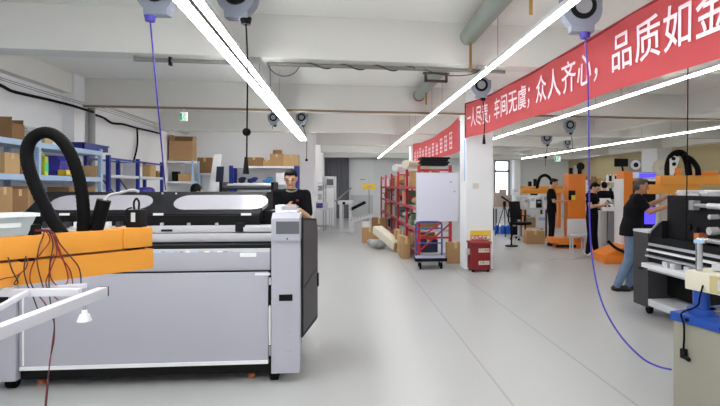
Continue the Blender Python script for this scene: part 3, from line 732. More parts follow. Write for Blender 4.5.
def person(label, loc, rz, J, top=None, trou=None, hairm=None, shoe=None, skin=None, pitch=0, yaw=0, sleeve=.55, roll=0, glasses=False, collar=None, badge=False, hairlong=False, bulk=1.0, hem=.0):
    top = top or M_bcloth; trou = trou or M_ncloth; hairm = hairm or M_hair; shoe = shoe or M_shoe; skin = skin or M_skin
    V = {k: Vector(v) for k, v in J.items()}
    t = thing('person', label, 'person', loc, rz)
    pel, ch, nk, hd = V['pel'], V['chest'], V['neck'], V['head']
    Mh = Matrix.Rotation(yaw, 4, 'Z') @ Matrix.Rotation(pitch, 4, 'X') @ Matrix.Rotation(roll, 4, 'Y')
    def hp(x, y, z): return hd+(Mh @ Vector((x, y, z)))
    b = MB()
    def torso(mb, e):
        w = (pel+ch)/2
        mb.loft([(pel+Vector((0, 0, -.09)), .10+e, .08+e), (pel, (.155+e)*bulk, (.108+e)*bulk), (w, (.14+e)*bulk, (.10+e)*bulk), (ch, (.165+e)*bulk, (.115+e)*bulk), (ch*.45+nk*.55, .165+e, .095+e), (ch*.2+nk*.8+Vector((0, 0, .0)), .11+e, .07+e), (nk, .058+e*.5, .058+e*.5)])
        for s in 'LR': mb.cap(ch*.4+nk*.6, V['sh'+s]+Vector((0, 0, -.01)), .075+e, .058+e)
    torso(b, -.012)
    b.cap(nk-Vector((0, 0, .03)), hp(0, .01, -.07), .056, .052)
    b.sph(hd, 1, (.074, .094, .112), 24, Mh)
    b.sph(hp(0, -.028, -.062), 1, (.054, .058, .05), 16, Mh)                # jaw
    b.cap(hp(0, -.093, .008), hp(0, -.112, -.026), .009, .014)              # nose
    b.sph(hp(0, -.088, -.098+.012), .018)                                     # chin
    for s in (-1, 1):
        b.sph(hp(s*.076, .008, -.008), 1, (.012, .022, .032), 12, Mh)         # ear
        b.sph(hp(s*.033, -.082, .028), 1, (.024, .014, .008), 10, Mh)         # brow ridge
    for s, sg in (('L', -1), ('R', 1)):
        sh, el, wr = V['sh'+s], V['el'+s], V['wr'+s]
        b.cap(sh, el, .050, .040); b.cap(el, wr, .041, .028)
        hdv = V.get('hd'+s, wr-el); th = V.get('th'+s, Vector((-sg, 0, .2)))
        hand(b, wr, hdv, th)
        hip, kn, an = V['hip'+s], V['kn'+s], V['an'+s]
        b.cap(hip, kn, .082, .055); b.cap(kn, an, .056, .036)
        toe = V.get('toe'+s, Vector((0, -1, 0)))
        b.cap(an+Vector((0, 0, -.03)), an+toe*.13+Vector((0, 0, -.055)), .034, .026)
    b.build('body', skin, t, remesh=.0075)
    sm = MB(); torso(sm, .014)
    for s in 'LR':
        sh, el, wr = V['sh'+s], V['el'+s], V['wr'+s]
        if sleeve <= 1: sm.cap(sh, sh.lerp(el, sleeve), .070, .066)
        else: sm.cap(sh, el, .070, .056); sm.cap(el, el.lerp(wr, sleeve-1), .056, .05)
    sm.loft([(pel+Vector((0, 0, -.12)), (.172+hem)*bulk, (.128+hem)*bulk), (pel, (.172+hem*.5)*bulk, (.126+hem*.5)*bulk), ((pel+ch)/2, .155*bulk, .115*bulk)])
    so = sm.build('shirt', top, t, remesh=.013)
    tm = MB()
    tm.loft([(pel+Vector((0, 0, -.13)), .13, .10), (pel+Vector((0, 0, -.05)), .178*bulk, .13*bulk), (pel+Vector((0, 0, .05)), .168*bulk, .122*bulk)])
    for s in 'LR':
        hip, kn, an = V['hip'+s], V['kn'+s], V['an'+s]
        tm.cap(hip, kn, .102, .074); tm.cap(kn, an+Vector((0, 0, .0)), .074, .060)
    tm.build('trousers', trou, t, remesh=.013)
    for s in 'LR':
        an = V['an'+s]; toe = V.get('toe'+s, Vector((0, -1, 0))).normalized(); side = Vector((-toe.y, toe.x, 0))
        sh_ = MB(); g = Vector((an.x, an.y, an.z-.085))
        sh_.cap(g+Vector((0, 0, .06))-toe*.02, g+Vector((0, 0, .04))+toe*.12, .048, .042); sh_.cap(g+Vector((0, 0, .042))-toe*.05, g+Vector((0, 0, .03))+toe*.17, .042, .03)
        sh_.cap(an, an-Vector((0, 0, .05)), .05, .048)
        ob = sh_.build('shoe', shoe, t, remesh=.011)
        lo_ = min(v.co.z for v in ob.data.vertices)
        for v in ob.data.vertices: v.co.z = max(v.co.z, g.z+.002)
    hm = MB()
    hm.sph(hp(0, .018, .033), 1, (.081, .089, .084), 24, Mh)
    hm.sph(hp(0, .040, -.005), 1, (.080, .070, .085), 20, Mh)
    hm.sph(hp(0, -.045, .088), 1, (.062, .045, .026), 14, Mh)
    if hairlong: hm.cap(hp(0, .08, 0), hp(0, .10, -.16), .06, .03)
    hm.build('hair', hairm, t, remesh=.01)
    for s in (-1, 1):
        MB().sph(hp(s*.033, -.085, .008), 1, (.013, .008, .006), 10, Mh).build('eye', M_eye, t)
        MB().sph(hp(s*.034, -.092, .032), 1, (.020, .006, .004), 10, Mh).build('eyebrow', M_hair, t)
    MB().sph(hp(0, -.088, -.056), 1, (.024, .008, .006), 10, Mh).build('mouth', M_lip, t)
    if glasses:
        g = MB()
        for s in (-1, 1): g.tube([hp(s*.034+.024*math.cos(a*.5236), -.104, .006+.017*math.sin(a*.5236)) for a in range(13)], .0025, 6, 1)
        g.cyl(hp(-.01, -.105, .01), hp(.01, -.105, .01), .002, n=6)
        for s in (-1, 1): g.cyl(hp(s*.058, -.104, .01), hp(s*.078, .0, .012), .002, n=6)
        g.build('glasses', M_black, t)
    if collar:
        co = MB().tube([nk+Vector((.07*math.cos(a), .07*math.sin(a)-.005, -.012+.02*math.sin(a))) for a in [math.pi*2*i/16 for i in range(17)]], .012, 8, 1).build('collar', collar, t)
    if badge: MB().sph(ch+Vector((.08, -.128, .05)), 1, (.02, .006, .014), 10).build('badge', mat('crimson_print', (150, 30, 60)), t)
    return t
def stand(**k):
    J = dict(pel=(0, 0, .95), chest=(0, -.0, 1.25), neck=(0, .01, 1.45), head=(0, -.01, 1.595),
             shL=(-.175, 0, 1.385), shR=(.175, 0, 1.385), elL=(-.215, .02, 1.11), elR=(.215, .02, 1.11), wrL=(-.215, -.06, .88), wrR=(.215, -.06, .88),
             hipL=(-.09, 0, .90), hipR=(.09, 0, .90), knL=(-.095, -.01, .49), knR=(.095, -.01, .49), anL=(-.1, .02, .085), anR=(.1, .02, .085))
    J.update(k); return J
def ploc(px, d): p = W(px, CY, d); return (p.x, p.y, 0)
def scaled(J, k): return {a: (v if a[:2] in ('hd', 'th', 'to') and a != 'head' else tuple(c*k for c in v)) for a, v in J.items()}
# operator behind the printer, head bent over his hands
J = stand(chest=(.0, -.05, 1.26), neck=(0, -.075, 1.445), head=(-.005, -.13, 1.575), shL=(-.17, -.06, 1.385), shR=(.17, -.05, 1.375),
          elL=(-.20, -.10, 1.10), elR=(.20, -.12, 1.10), wrL=(-.06, -.27, 1.27), wrR=(.06, -.28, 1.26), hdL=(.8, -.3, .0), hdR=(-.8, -.3, -.1), thL=(0, 0, 1), thR=(0, 0, 1))
J['elL'] = (-.21, -.13, 1.13); J['wrL'] = (-.05, -.32, 1.24); J['wrR'] = (.10, -.34, 1.20)
person('person in black polo shirt with pale collar trim, head bent, behind the printer', ploc(291.5, 6.75), -TH+R(12), scaled(J, 1.055), pitch=R(24), yaw=R(-4), collar=mat('pale_collar_trim', (150, 150, 130), .8), badge=True, sleeve=.8)
# worker crouched behind the lid further back: only the dark hair shows
J = stand(chest=(0, -.16, 1.22), neck=(0, -.28, 1.38), head=(0, -.37, 1.49), shL=(-.17, -.22, 1.33), shR=(.17, -.22, 1.33), elL=(-.2, -.35, 1.08), elR=(.2, -.35, 1.08), wrL=(-.1, -.5, 1.05), wrR=(.1, -.5, 1.05), hdL=(.3, -.8, 0), hdR=(-.3, -.8, 0))
person('person with black hair bending behind the printer lid by the white board', ploc(206, 8.6), -TH, J, pitch=R(55), sleeve=.6)
# tall worker standing sideways by the first orange machine
J = stand(head=(0, -.06, 1.60), elL=(-.2, -.08, 1.13), elR=(.2, -.08, 1.13), wrL=(-.13, -.33, 1.14), wrR=(.13, -.33, 1.14), hdL=(.2, -1, .1), hdR=(-.2, -1, .1), thL=(1, 0, .5), thR=(-1, 0, .5))
person('person in black shirt and trousers standing beside the left orange machine', ploc(551.5, 13.7), -TH+R(70), scaled(J, 1.04), pitch=R(18), sleeve=.6)
# worker with phone
J = stand(head=(0, -.07, 1.56), neck=(0, -.02, 1.43), elL=(-.2, -.05, 1.13), elR=(.19, -.08, 1.12), wrL=(-.07, -.30, 1.18), wrR=(.07, -.32, 1.20), hdL=(.5, -.8, .3), hdR=(-.4, -.8, .3), thL=(1, 0, .8), thR=(-1, 0, .8),
          anL=(-.10, .05, .085), anR=(.09, -.06, .085))
pB_ = person('person in black with pale shoes looking down at a phone by the blue hose', ploc(592, 11.65), -TH+R(48), scaled(J, .985), pitch=R(30), shoe=M_pshoe, sleeve=.45)
ph = simple('phone', M_black, 'dark phone held by the person in pale shoes', 'phone', MB().bb(-.035, .035, -.075, .075, -.005, .005), (0, 0, 0), bevel=.003)
mm = Matrix.Translation(pB_.location) @ Matrix.Rotation(pB_.rotation_euler.z, 4, 'Z')
ph.location = mm @ Vector((0, -.40, 1.225)); ph.rotation_euler = (R(35), 0, pB_.rotation_euler.z)
# back of another worker
person('person in black shirt seen from behind between the two orange machines', ploc(604.5, 14.4), -TH+R(170), scaled(stand(wrL=(-.12, -.33, 1.08), wrR=(.12, -.33, 1.08), elL=(-.22, -.06, 1.1), elR=(.22, -.06, 1.1), head=(0, -.05, 1.58)), 1.0), pitch=R(20), sleeve=.6)
# man in jeans reaching over the black printer
J = stand(pel=(0, 0, .95), chest=(0, -.05, 1.25), neck=(0, -.09, 1.44), head=(0, -.14, 1.565), shL=(-.18, -.07, 1.39), shR=(.18, -.07, 1.385),
          elL=(-.22, -.22, 1.19), wrL=(-.18, -.48, 1.28), elR=(.2, -.28, 1.27), wrR=(.13, -.55, 1.42), hdL=(.1, -1, .1), hdR=(0, -1, .05), thL=(1, 0, .5), thR=(-1, 0, .3),
          knL=(-.09, -.06, .49), anL=(-.06, .12, .10), knR=(.06, .02, .49), anR=(.02, .26, .12), toeL=(0, -1, -.1), toeR=(.1, -1, -.35))
J['anR'] = (.05, .02, .085); J['knR'] = (.07, -.05, .49); J['anL'] = (-.05, .22, .10); J['knL'] = (-.07, .03, .5); J['toeR'] = (0, -1, 0); J['toeL'] = (0, -1, 0)
J['anL'] = (-.05, .20, .085)
person('person in black shirt and blue jeans with cropped hair leaning toward the black printer', ploc(631, 7.75), -TH+R(76), scaled(J, 1.0), trou=M_jean, hairm=M_hair2, skin=M_skin2, pitch=R(10), sleeve=.62, bulk=1.22, hem=.012)

# ------------------------------------------------------------------ cartons
def carton(loc, w, d, h, label, rz=0, m=None, opened=False, tape=True, cat='carton', name='carton', grp=None):
    t = thing(name, label, cat, loc, rz, grp); m = m or M_card
    if opened:
        b = MB(); k = .008
        b.bb(-w/2, w/2, -d/2, d/2, 0, k).bb(-w/2, w/2, -d/2, -d/2+k, k, h).bb(-w/2, w/2, d/2-k, d/2, k, h).bb(-w/2, -w/2+k, -d/2+k, d/2-k, k, h).bb(w/2-k, w/2, -d/2+k, d/2-k, k, h)
        b.build('body', m, t)
        MB().box((-w/2+.04*w, 0, h+.14*w), (k, d*.96, .30*w), 0, 0, R(14)).build('flap', m, t)
        MB().box((w/2+.0*w, 0, h+.11*w), (k, d*.9, .24*w), 0, 0, R(8)).build('flap', m, t)
        MB().box((0, d/2+.02, h+.17*d), (w*.95, k, .34*d), 0, R(-12)).build('flap', M_card2, t)
    else:
        MB().bb(-w/2, w/2, -d/2, d/2, 0, h).build('body', m, t, bevel=.004)
        if tape: MB().bb(-.03, .03, -d/2-.002, d/2+.002, h*.72, h+.002).build('tape', M_tape, t)
    return t
def on_shelf(px, X, z): p = W(px, CY, dX(px, X)); return (p.x, p.y, z)

# ------------------------------------------------------------------ racks on the left wall
def rack(name, label, loc, rz, xs, dep, levels, hh, pm, sm, brace=None, beams=(), pw=.055, st=.05):
    """posts along local x, shelf boards at the levels; loc = front left foot"""
    t = thing(name, label, 'shelving rack', loc, rz)
    for x in xs:
        for y in (0, dep-pw): MB().bb(x-pw/2, x+pw/2, y, y+pw, 0, hh).build('post', pm, t)
    for z in levels:
        for a, b in zip(xs, xs[1:]): MB().bb(a+pw/2, b-pw/2, .0, dep, z-st, z).build('shelf', sm, t)
    for z in beams:
        for a, b in zip(xs, xs[1:]):
            for y in (.01, dep-.03): MB().bb(a+pw/2, b-pw/2, y, y+.02, z-.035, z).build('beam', pm, t)
    if brace:
        for (xa, za, xb, zb) in brace: MB().bar((xa, dep-.02, za), (xb, dep-.02, zb), .012, .03).build('brace', pm, t)
    return t
XF = -3.95
R1 = (XF, 3.94, 0)
# local x runs along +Y (rz=90deg), local y runs toward -X
rack('storage_rack', 'pale blue steel shelving rack along the left wall', R1, R(90), [0, 1.8, 3.6, 5.39], .42, [.25, .72, 1.22, 1.71, 2.14], 2.18, M_lblue, M_lblue, st=.07)
rack('storage_rack', 'dark blue steel rack with an empty top along the left wall', (XF, 9.64, 0), R(90), [0, 1.30, 2.68], .42, [.3, .9, 1.38, 1.765], 2.10, M_blue, M_lgrey, brace=[(.05, 2.0, 1.2, 1.4), (.05, 1.3, 1.2, .5), (1.40, 1.7, 2.6, 1.0)], beams=[2.06], pw=.06)
# goods on the pale blue rack
p = on_shelf(5, -4.165, 2.141); carton(p, .26, .3, .2, 'open brown carton on top of the pale blue rack', R(90), M_card2, True)
p = on_shelf(24, -4.165, 2.141)
b = MB()
for i in range(9): b.box((rnd.uniform(-.05, .05), rnd.uniform(-.05, .05), .016+.022*i), (.2, rnd.uniform(.2, .32), .022), rnd.uniform(-.2, .2))
simple('folded_parts_pile', M_lgrey, 'heap of grey and tan packets on the pale blue rack beside the open carton', 'packets', b, p, bevel=.006)
p = on_shelf(38, -4.165, 2.141); carton(p, .2, .28, .13, 'flat tan carton at the end of the packet heap on the pale blue rack', R(90), M_tape, tape=False)
p = on_shelf(84, -4.165, 2.141)
tb = thing('crate', 'dark blue crate on top of the pale blue rack near its far end', 'crate', p, 0)
MB().bb(-.19, .19, -.42, .42, 0, .01).bb(-.19, -.17, -.42, .42, 0, .10).bb(.17, .19, -.42, .42, 0, .10).bb(-.19, .19, -.42, -.40, 0, .10).bb(-.19, .19, .40, .42, 0, .10).build('tray', M_blue, tb)
MB().bb(.19, .205, -.44, .44, .085, .105).bb(-.200, .205, -.445, -.42, .085, .105).build('rim', M_blue, tb)
for px, w, h, m, lab in ((-1, .30, .26, M_card3, 'tan carton at the left edge on the second shelf of the pale blue rack'),
                         (14, .26, .22, M_card2, 'dark brown carton beside the black hose on the second shelf of the pale blue rack')):
    p = on_shelf(px, -4.165, 1.711); carton(p, w, .3, h, lab, R(90), m)
p = on_shelf(42, -4.165, 1.711)
tb = thing('bottle', 'lime yellow upright bottle inside the hose loop on the pale blue rack', 'bottle', p)
MB().bb(-.06, .06, -.05, .05, 0, .27).build('body', M_lime, tb, bevel=.02); MB().cyl((0, 0, .27), (0, 0, .32), .025).build('cap', M_yellow, tb); MB().bb(.06, .063, -.04, .04, .06, .18).build('bottle_label', M_green, tb)
p = on_shelf(62, -4.165, 1.711)
simple('parts_bin', M_purple, 'violet blue parts bin inside the hose loop on the pale blue rack', 'bin', MB().prism([(-.14, 0), (.04, 0), (.06, .22), (.0, .3), (-.14, .3)], -.17, .17, 'xz'), p, bevel=.01)
p = on_shelf(60, -4.165, 1.711); p = (-4.06, p[1], 1.711)
simple('tray', M_yellow, 'yellow open tray in front of the violet bin on the pale blue rack', 'tray', MB().bb(-.04, .07, -.2, .2, 0, .012).bb(-.04, -.03, -.2, .2, 0, .09).bb(.06, .07, -.2, .2, 0, .09).bb(-.04, .07, -.2, -.19, 0, .09).bb(-.04, .07, .19, .2, 0, .09), p)
p = on_shelf(89, -4.165, 1.711); carton(p, .2, .3, .19, 'small tan carton near the far post on the second shelf of the pale blue rack', R(90), M_card3)
p = on_shelf(96, -4.165, 1.711); simple('roll', M_white, 'white paper roll at the far end of the pale blue rack', 'roll', MB().cyl((0, 0, 0), (0, 0, .14), .07, n=18), p)
for px, h, m, lab in ((-9, .33, M_card, 'plain carton at the left edge on the lower shelf of the pale blue rack'), (7, .30, M_card2, 'brown carton on the lower shelf of the pale blue rack above the frosted bin'), (22, .34, M_card, 'light brown carton on the lower shelf of the pale blue rack beside the hose')):
    p = on_shelf(px, -4.165, 1.221); carton(p, .3, .3, h, lab, R(90), m)
p = on_shelf(72, -4.165, 1.221); carton(p, .8, .3, .33, 'long brown carton under the hose loop behind the printer lid', R(90), M_card2)
# goods on the dark blue rack
for i, (px, w, h, m, lab) in enumerate(((132.5, .2, .26, M_white, 'white box beside the middle post of the dark blue rack'), (145.5, .36, .26, M_card3, 'tan carton on the upper shelf of the dark blue rack'), (151.5, .2, .14, M_card2, 'flat brown carton right of the tan carton on the dark blue rack'), )):
    p = on_shelf(px, -4.165, 1.766); carton(p, w, .3, h, lab, R(90), m)
p = on_shelf(146, -4.165, 1.381)
b = MB()
for i in range(6): b.sph((rnd.uniform(-.04, .04), rnd.uniform(-.3, .3), .085), .11, (1, 1.6, .75), 10)
simple('blue_bag', M_purple, 'violet blue plastic bags heaped low on the dark blue rack', 'bag', b, p)
# small white rack in the corner
p0 = W(165, CY, 13.6)
rack('storage_rack', 'small white steel rack in the back left corner under the large carton', (p0.x, p0.y, 0), 0, [0, .68], .6, [.4, .95, 1.70, 2.24], 2.26, M_lblue, M_white, pw=.05)
carton((p0.x+.36, p0.y+.3, 2.265), .58, .5, .5, 'large open carton on top of the small white rack', R(4), M_card, True)
carton((p0.x+.45, p0.y+.25, 1.701), .3, .3, .2, 'small tan carton inside the small white rack', 0, M_card3)
carton((p0.x+.2, p0.y+.25, 1.701), .16, .2, .26, 'dark small box inside the small white rack', 0, M_black, tape=False)
p1 = W(196.5, CY, 14.4)
rack('storage_rack', 'low white rack beside the small white rack carrying a brown carton', (p1.x, p1.y, 0), 0, [0, .42], .55, [.5, 1.1, 1.93], 1.95, M_lblue, M_white, pw=.04)
carton((p1.x+.2, p1.y+.27, 1.951), .4, .4, .42, 'brown carton beside the large open carton in the corner', 0, M_card2)
# leaning boards
def board(px0, px1, pxt, py, d, m, lab, w, back):
    b = MB(); p = W((px0+px1)/2, CY, d); q = W(pxt, py, d); dx = (q.x-p.x); z = q.z
    b.prism([(-w/2, 0), (w/2, 0), (w/2+dx, z), (-w/2+dx, z)], 0, .04, 'xz')
    for v in b.bm.verts: v.co.y += back*v.co.z/z
    simple('foam_board', m, lab, 'board', b, (p.x, p.y, 0))
board(201, 209, 213, 153, 13.6, M_white, 'white board leaning upright in the back left corner', .21, .5)
board(212, 217, 217.5, 166, 13.45, M_navy, 'navy board leaning beside the white board', .18, .3)
# rack on the nearer back wall
pL, pR = W(231, CY, 14.8), W(296, CY, 14.8)
ry = YL-.85
xl = onY(231, CY, ry).x; xr = onY(296, CY, ry).x
rack('storage_rack', 'blue and white steel rack against the back wall behind the operator', (xl, ry, 0), 0, [0, xr-xl], .6, [.4, 1.0, 1.66, 2.14], 2.15, M_blue, M_white, pw=.11)
def on_back(px, z, dy=.3): p = onY(px, CY, ry+dy); return (p.x, p.y, z)
for px, w, h, m, lab in ((255, .46, .24, M_card2, 'long flat carton at the left end on top of the back wall rack'), (267.5, .2, .17, M_card, 'smallest carton in the row on top of the back wall rack'), (277.5, .38, .34, M_card, 'tall carton on top of the back wall rack carrying a small bundle'), (291.5, .42, .32, M_card3, 'tan carton at the right end on top of the back wall rack')):
    carton(on_back(px, 2.151), w, .4, h, lab, 0, m)
simple('parcel', M_card2, 'small brown parcel on the tall carton of the back wall rack', 'parcel', MB().box((0, 0, .06), (.24, .25, .12), .2), on_back(277.5, 2.495), bevel=.03)
for px, m, lab in ((241.5, M_navy, 'dark blue cloth heap on the back wall rack, leftmost'), (252, M_blue, 'blue cloth heap in the middle of the back wall rack'), (268, M_cyan, 'bright blue cloth heap on the back wall rack left of the operator')):
    b = MB()
    for i in range(5): b.sph((rnd.uniform(-.07, .07), rnd.uniform(-.1, .1), .05+.02*i), .08, (1.2, 1.1, .6), 10)
    simple('cloth_heap', m, lab, 'cloth', b, on_back(px, 1.661, .25))
carton(on_back(281, 1.661, .2), .25, .3, .3, 'white box with a black top behind the operator on the back wall rack', 0, M_white, tape=False)

# black long machine behind the printer
FL = Frame(232, 7.4, 6)
t = thing('laminating_machine', 'long black roller machine standing behind the printer lid', 'machine', FL.loc, FL.rz)
xa, za_ = FL.at(188, 192, 0); xb_, _ = FL.at(275, 192, 0)
MB().bb(xa, xb_, 0, .5, .35, 1.46).build('body', M_char, t, bevel=.01)
for x in (xa+.06, xb_-.06): MB().bb(x-.06, x+.06, .02, .48, 0, .36).build('leg', M_black, t)
MB().cyl((xa+.45, .08, 1.54), (xb_-.05, .08, 1.54), .03, n=16).build('roller', M_dgrey, t)
MB().cyl((xa+.45, .3, 1.58), (xb_-.05, .3, 1.58), .02, n=16).build('rod', M_alu, t)
for x in (xa+.44, xb_-.04): MB().bb(x-.02, x+.02, .02, .4, 1.45, 1.62).build('bracket', M_black, t)
p = Vector(FL.loc)+Matrix.Rotation(FL.rz, 3, 'Z') @ Vector((FL.at(219, 190, .2)[0], .2, 1.461)); carton(p, .15, .15, .16, 'small white box standing on the black roller machine', FL.rz, M_white, tape=False)

# ------------------------------------------------------------------ far back centre
def gp(px, d, z=0): p = W(px, CY, d); return Vector((p.x, p.y, z))
# electrical cabinet
t = thing('control_cabinet', 'pale grey control cabinet with a dark screen before the grey curtain', 'cabinet', gp(328.5, 19.5), -TH)
MB().bb(-.23, .23, 0, .4, .02, 1.95).build('body', M_lgrey, t, bevel=.01)
MB().bb(-.06, .18, -.02, 0, 1.62, 1.85).build('screen', M_screen, t); MB().bb(-.2, .2, -.012, 0, .1, 1.5).build('door', M_white, t); MB().bb(-.19, -.17, -.03, -.012, .8, .95).build('handle', M_black, t)
t = thing('equipment_trolley', 'open grey frame of stacked instruments left of the pale control cabinet', 'trolley', gp(317, 18.2), -TH)
for x in (-.24, .22):
    for y in (0, .4): MB().bb(x, x+.03, y, y+.03, 0, 1.7).build('post', M_grey, t)
for i, z in enumerate((.78, 1.1, 1.4, 1.68)):
    MB().bb(-.24, .25, 0, .43, z, z+.025).build('shelf', M_lgrey, t)
for i, (z, m, w) in enumerate(((.806, M_char, .35), (1.126, M_lgrey, .3), (1.426, M_grey, .32))):
    o = MB().bb(-w/2, w/2, .05, .35, 0, .17).build('instrument', m, t, bevel=.01); o.location.z = z
    MB().bb(-.1, .06, .04, .05, .05, .12).build('display', M_white if i else M_blue, o)
t = thing('work_table', 'small grey work table in front of the instrument trolley', 'table', gp(319.5, 17.0), -TH)
MB().bb(-.36, .36, 0, .5, .80, .85).build('table_top', M_lgrey, t)
for x in (-.34, .3):
    for y in (.02, .44): MB().bb(x, x+.04, y, y+.04, 0, .8).build('leg', M_lgrey, t)
MB().bb(-.34, .34, .05, .45, .25, .28).build('lower_shelf', M_grey, t)
for k, (px, m, w, h, lab) in enumerate(((314.5, M_char, .16, .18, 'dark tool box at the left on the small grey work table'), (320, M_purple, .14, .12, 'violet container in the middle of the small grey work table'), (325.5, M_lgrey, .14, .2, 'grey box at the right on the small grey work table'))):
    simple('tool_box', m, lab, 'box', MB().bb(-w/2, w/2, -.1, .1, 0, h).bb(-.03, .03, -.02, .02, h, h+.03), gp(px, 17.25, .851), -TH, bevel=.008)
# feeder machine
t = thing('sheet_feeder', 'white sheet feeder with a dark belt and a raised grey ramp near the back door', 'machine', gp(344.5, 17.8), -TH)
MB().bb(-.24, .26, 0, .5, .95, 1.08).build('head', M_white, t, bevel=.015)
for x in (-.18, .14): MB().bb(x, x+.1, .05, .45, .06, .96).build('leg', M_white, t)
MB().bb(-.24, .3, 0, .5, 0, .07).build('foot', M_white, t)
MB().cyl((-.02, -.02, 1.0), (-.02, .0, 1.0), .05).build('dial', M_black, t)
MB().bar((.2, .25, .78), (.68, .25, 1.02), .4, .1).build('belt', M_char, t)
MB().bar((-.36, .25, 1.05), (.2, .25, 1.52), .3, .03).build('ramp', M_grey, t)
t = thing('roller_conveyor', 'short pale roller conveyor on the floor near the back door', 'conveyor', gp(361, 17.2), -TH+R(15))
for s in (0, .4): MB().bar((-.3, s, .42), (.42, s, .62), .04, .08).build('side_rail', M_white, t)
for i in range(7):
    u = i/6; MB().cyl((-.26+.62*u, .02, .44+.17*u), (-.26+.62*u, .38, .44+.17*u), .03, n=10).build('roller', M_steel, t)
for x, z in ((-.26, .42), (.36, .58)):
    for y in (0, .4): MB().bb(x-.02, x+.02, y-.02, y+.02, 0, z).build('leg', M_white, t)
t = thing('sign_stand', 'yellow sign board on a thin stand before the pale back door', 'sign', gp(369, 22), -TH)
MB().bb(-.28, .28, 0, .03, 1.45, 1.68).build('sign_board', M_yellow, t); MB().bb(-.1, .12, -.01, 0, 1.52, 1.6).build('sign_plate', M_khaki, t)
MB().cyl((0, .015, .03), (0, .015, 1.45), .02).build('pole', M_grey, t); MB().cyl((0, .015, 0), (0, .015, .03), .18).build('base', M_grey, t)

# ------------------------------------------------------------------ red rack with goods
RX0, RX1 = 1.53, 2.25
RY0, RYs = 10.55, [10.6, 12.6, 14.6, 16.6, 18.8, 21.0]
t = thing('pallet_rack', 'long red steel rack crowded with goods running back from the column', 'shelving rack', (RX0, RY0, 0))
for y in RYs:
    for x in (0, RX1-RX0-.06): MB().bb(x, x+.06, y-RY0-.03, y-RY0+.03, 0, 1.98 if y > 11 else 2.0).build('post', M_rackred, t)
    for z in (.5, 1.3, 1.9): MB().bb(.06, RX1-RX0-.06, y-RY0-.015, y-RY0+.015, z-.02, z+.02).build('rail', M_rackred, t)
for z in (.18, .66, 1.12, 1.56):
    for a, b in zip(RYs, RYs[1:]):
        MB().bb(.01, RX1-RX0-.01, a-RY0+.03, b-RY0-.03, z-.04, z).build('shelf', M_lgrey, t)
        MB().bb(-.012, .01, a-RY0+.03, b-RY0-.03, z-.055, z+.005).build('beam', M_rackred, t)
MB().bar((.05, .02, .25), (RX1-RX0-.05, .02, .78), .015, .035).build('brace', M_rackred, t)
goods = 0
ords = ['nearest', 'second', 'third', 'fourth', 'fifth', 'sixth', 'seventh', 'eighth', 'ninth', 'tenth', 'eleventh', 'twelfth', 'thirteenth', 'fourteenth', 'fifteenth', 'sixteenth', 'seventeenth']
shelfname = {.18: 'lowest shelf', .66: 'second shelf', 1.12: 'third shelf', 1.56: 'top shelf'}
pal = [(M_card, 'brown'), (M_card3, 'tan'), (M_card2, 'dark brown'), (M_white, 'white'), (M_lgrey, 'pale grey'), (M_navy, 'navy'), (M_char, 'black'), (mat('green_box', (96, 116, 84), .7), 'green'), (mat('pink_box', (214, 140, 130), .7), 'pink'), (M_purple, 'violet'), (M_lblue, 'pale blue')]
wts = [5, 5, 3, 3, 4, 1, 2, 1, 2, 1, 1]
for z in (.18, .66, 1.12, 1.56):
    y = 10.72; k = 0
    while y < 20.6 and k < 17:
        w = rnd.uniform(.34, .6); h = rnd.uniform(.24, .38); m, cn = rnd.choices(pal, wts)[0]
        if any(abs(y+w/2-q) < w/2+.05 for q in RYs): 
            y = min(q for q in RYs if q > y-.04)+.06
        c = (RX0+.03+.22+rnd.uniform(0, .05), y+w/2, z+.001)
        if rnd.random() < .72 or z == .18:
            carton(c, .4, w-.05, h, '%s box on the %s of the red rack, %s from the column end' % (cn, shelfname[z], ords[k]), rnd.uniform(-.05, .05), m, tape=(k < 3), cat='box', name='goods_box')
        else:
            b = MB()
            for i in range(4): b.sph((rnd.uniform(-.07, .07), rnd.uniform(-w*.25, w*.25), .09+rnd.uniform(0, .05)), .1, (1.3, 1.3, .85), 10)
            simple('goods_bag', m, '%s bag on the %s of the red rack, %s from the column end' % (cn, shelfname[z], ords[k]), 'bag', b, c)
        y += w+.04; k += 1
# rolls and pale sheets on the top of the rack
for i, (y, m, lab) in enumerate(((12.9, M_cream, 'cream foam roll lying across the top of the red rack, nearer one'), (15.4, M_white, 'white foam roll lying across the top of the red rack, farther one'))):
    simple('foam_roll', m, lab, 'roll', MB().cyl((-.35, -.5, .1), (.35, .5, .1), .1, n=16), (1.85, y, 2.00))
b = MB()
for i in range(4): b.box((0, 0, .02+.045*i), (.55+.06*(i % 2), .5, .035), rnd.uniform(-.06, .06))
simple('panel_stack', M_char, 'stack of dark panels on top of the red rack behind the whiteboard', 'panels', b, (1.93, 10.95, 2.001))
# rack end box
p = gp(451, 11.0); carton((p.x, 10.42, 0), .34, .2, .42, 'brown carton standing at the rack end beside the column', 0, M_card)
MB_red = mat('red_print', (190, 60, 40), .6)
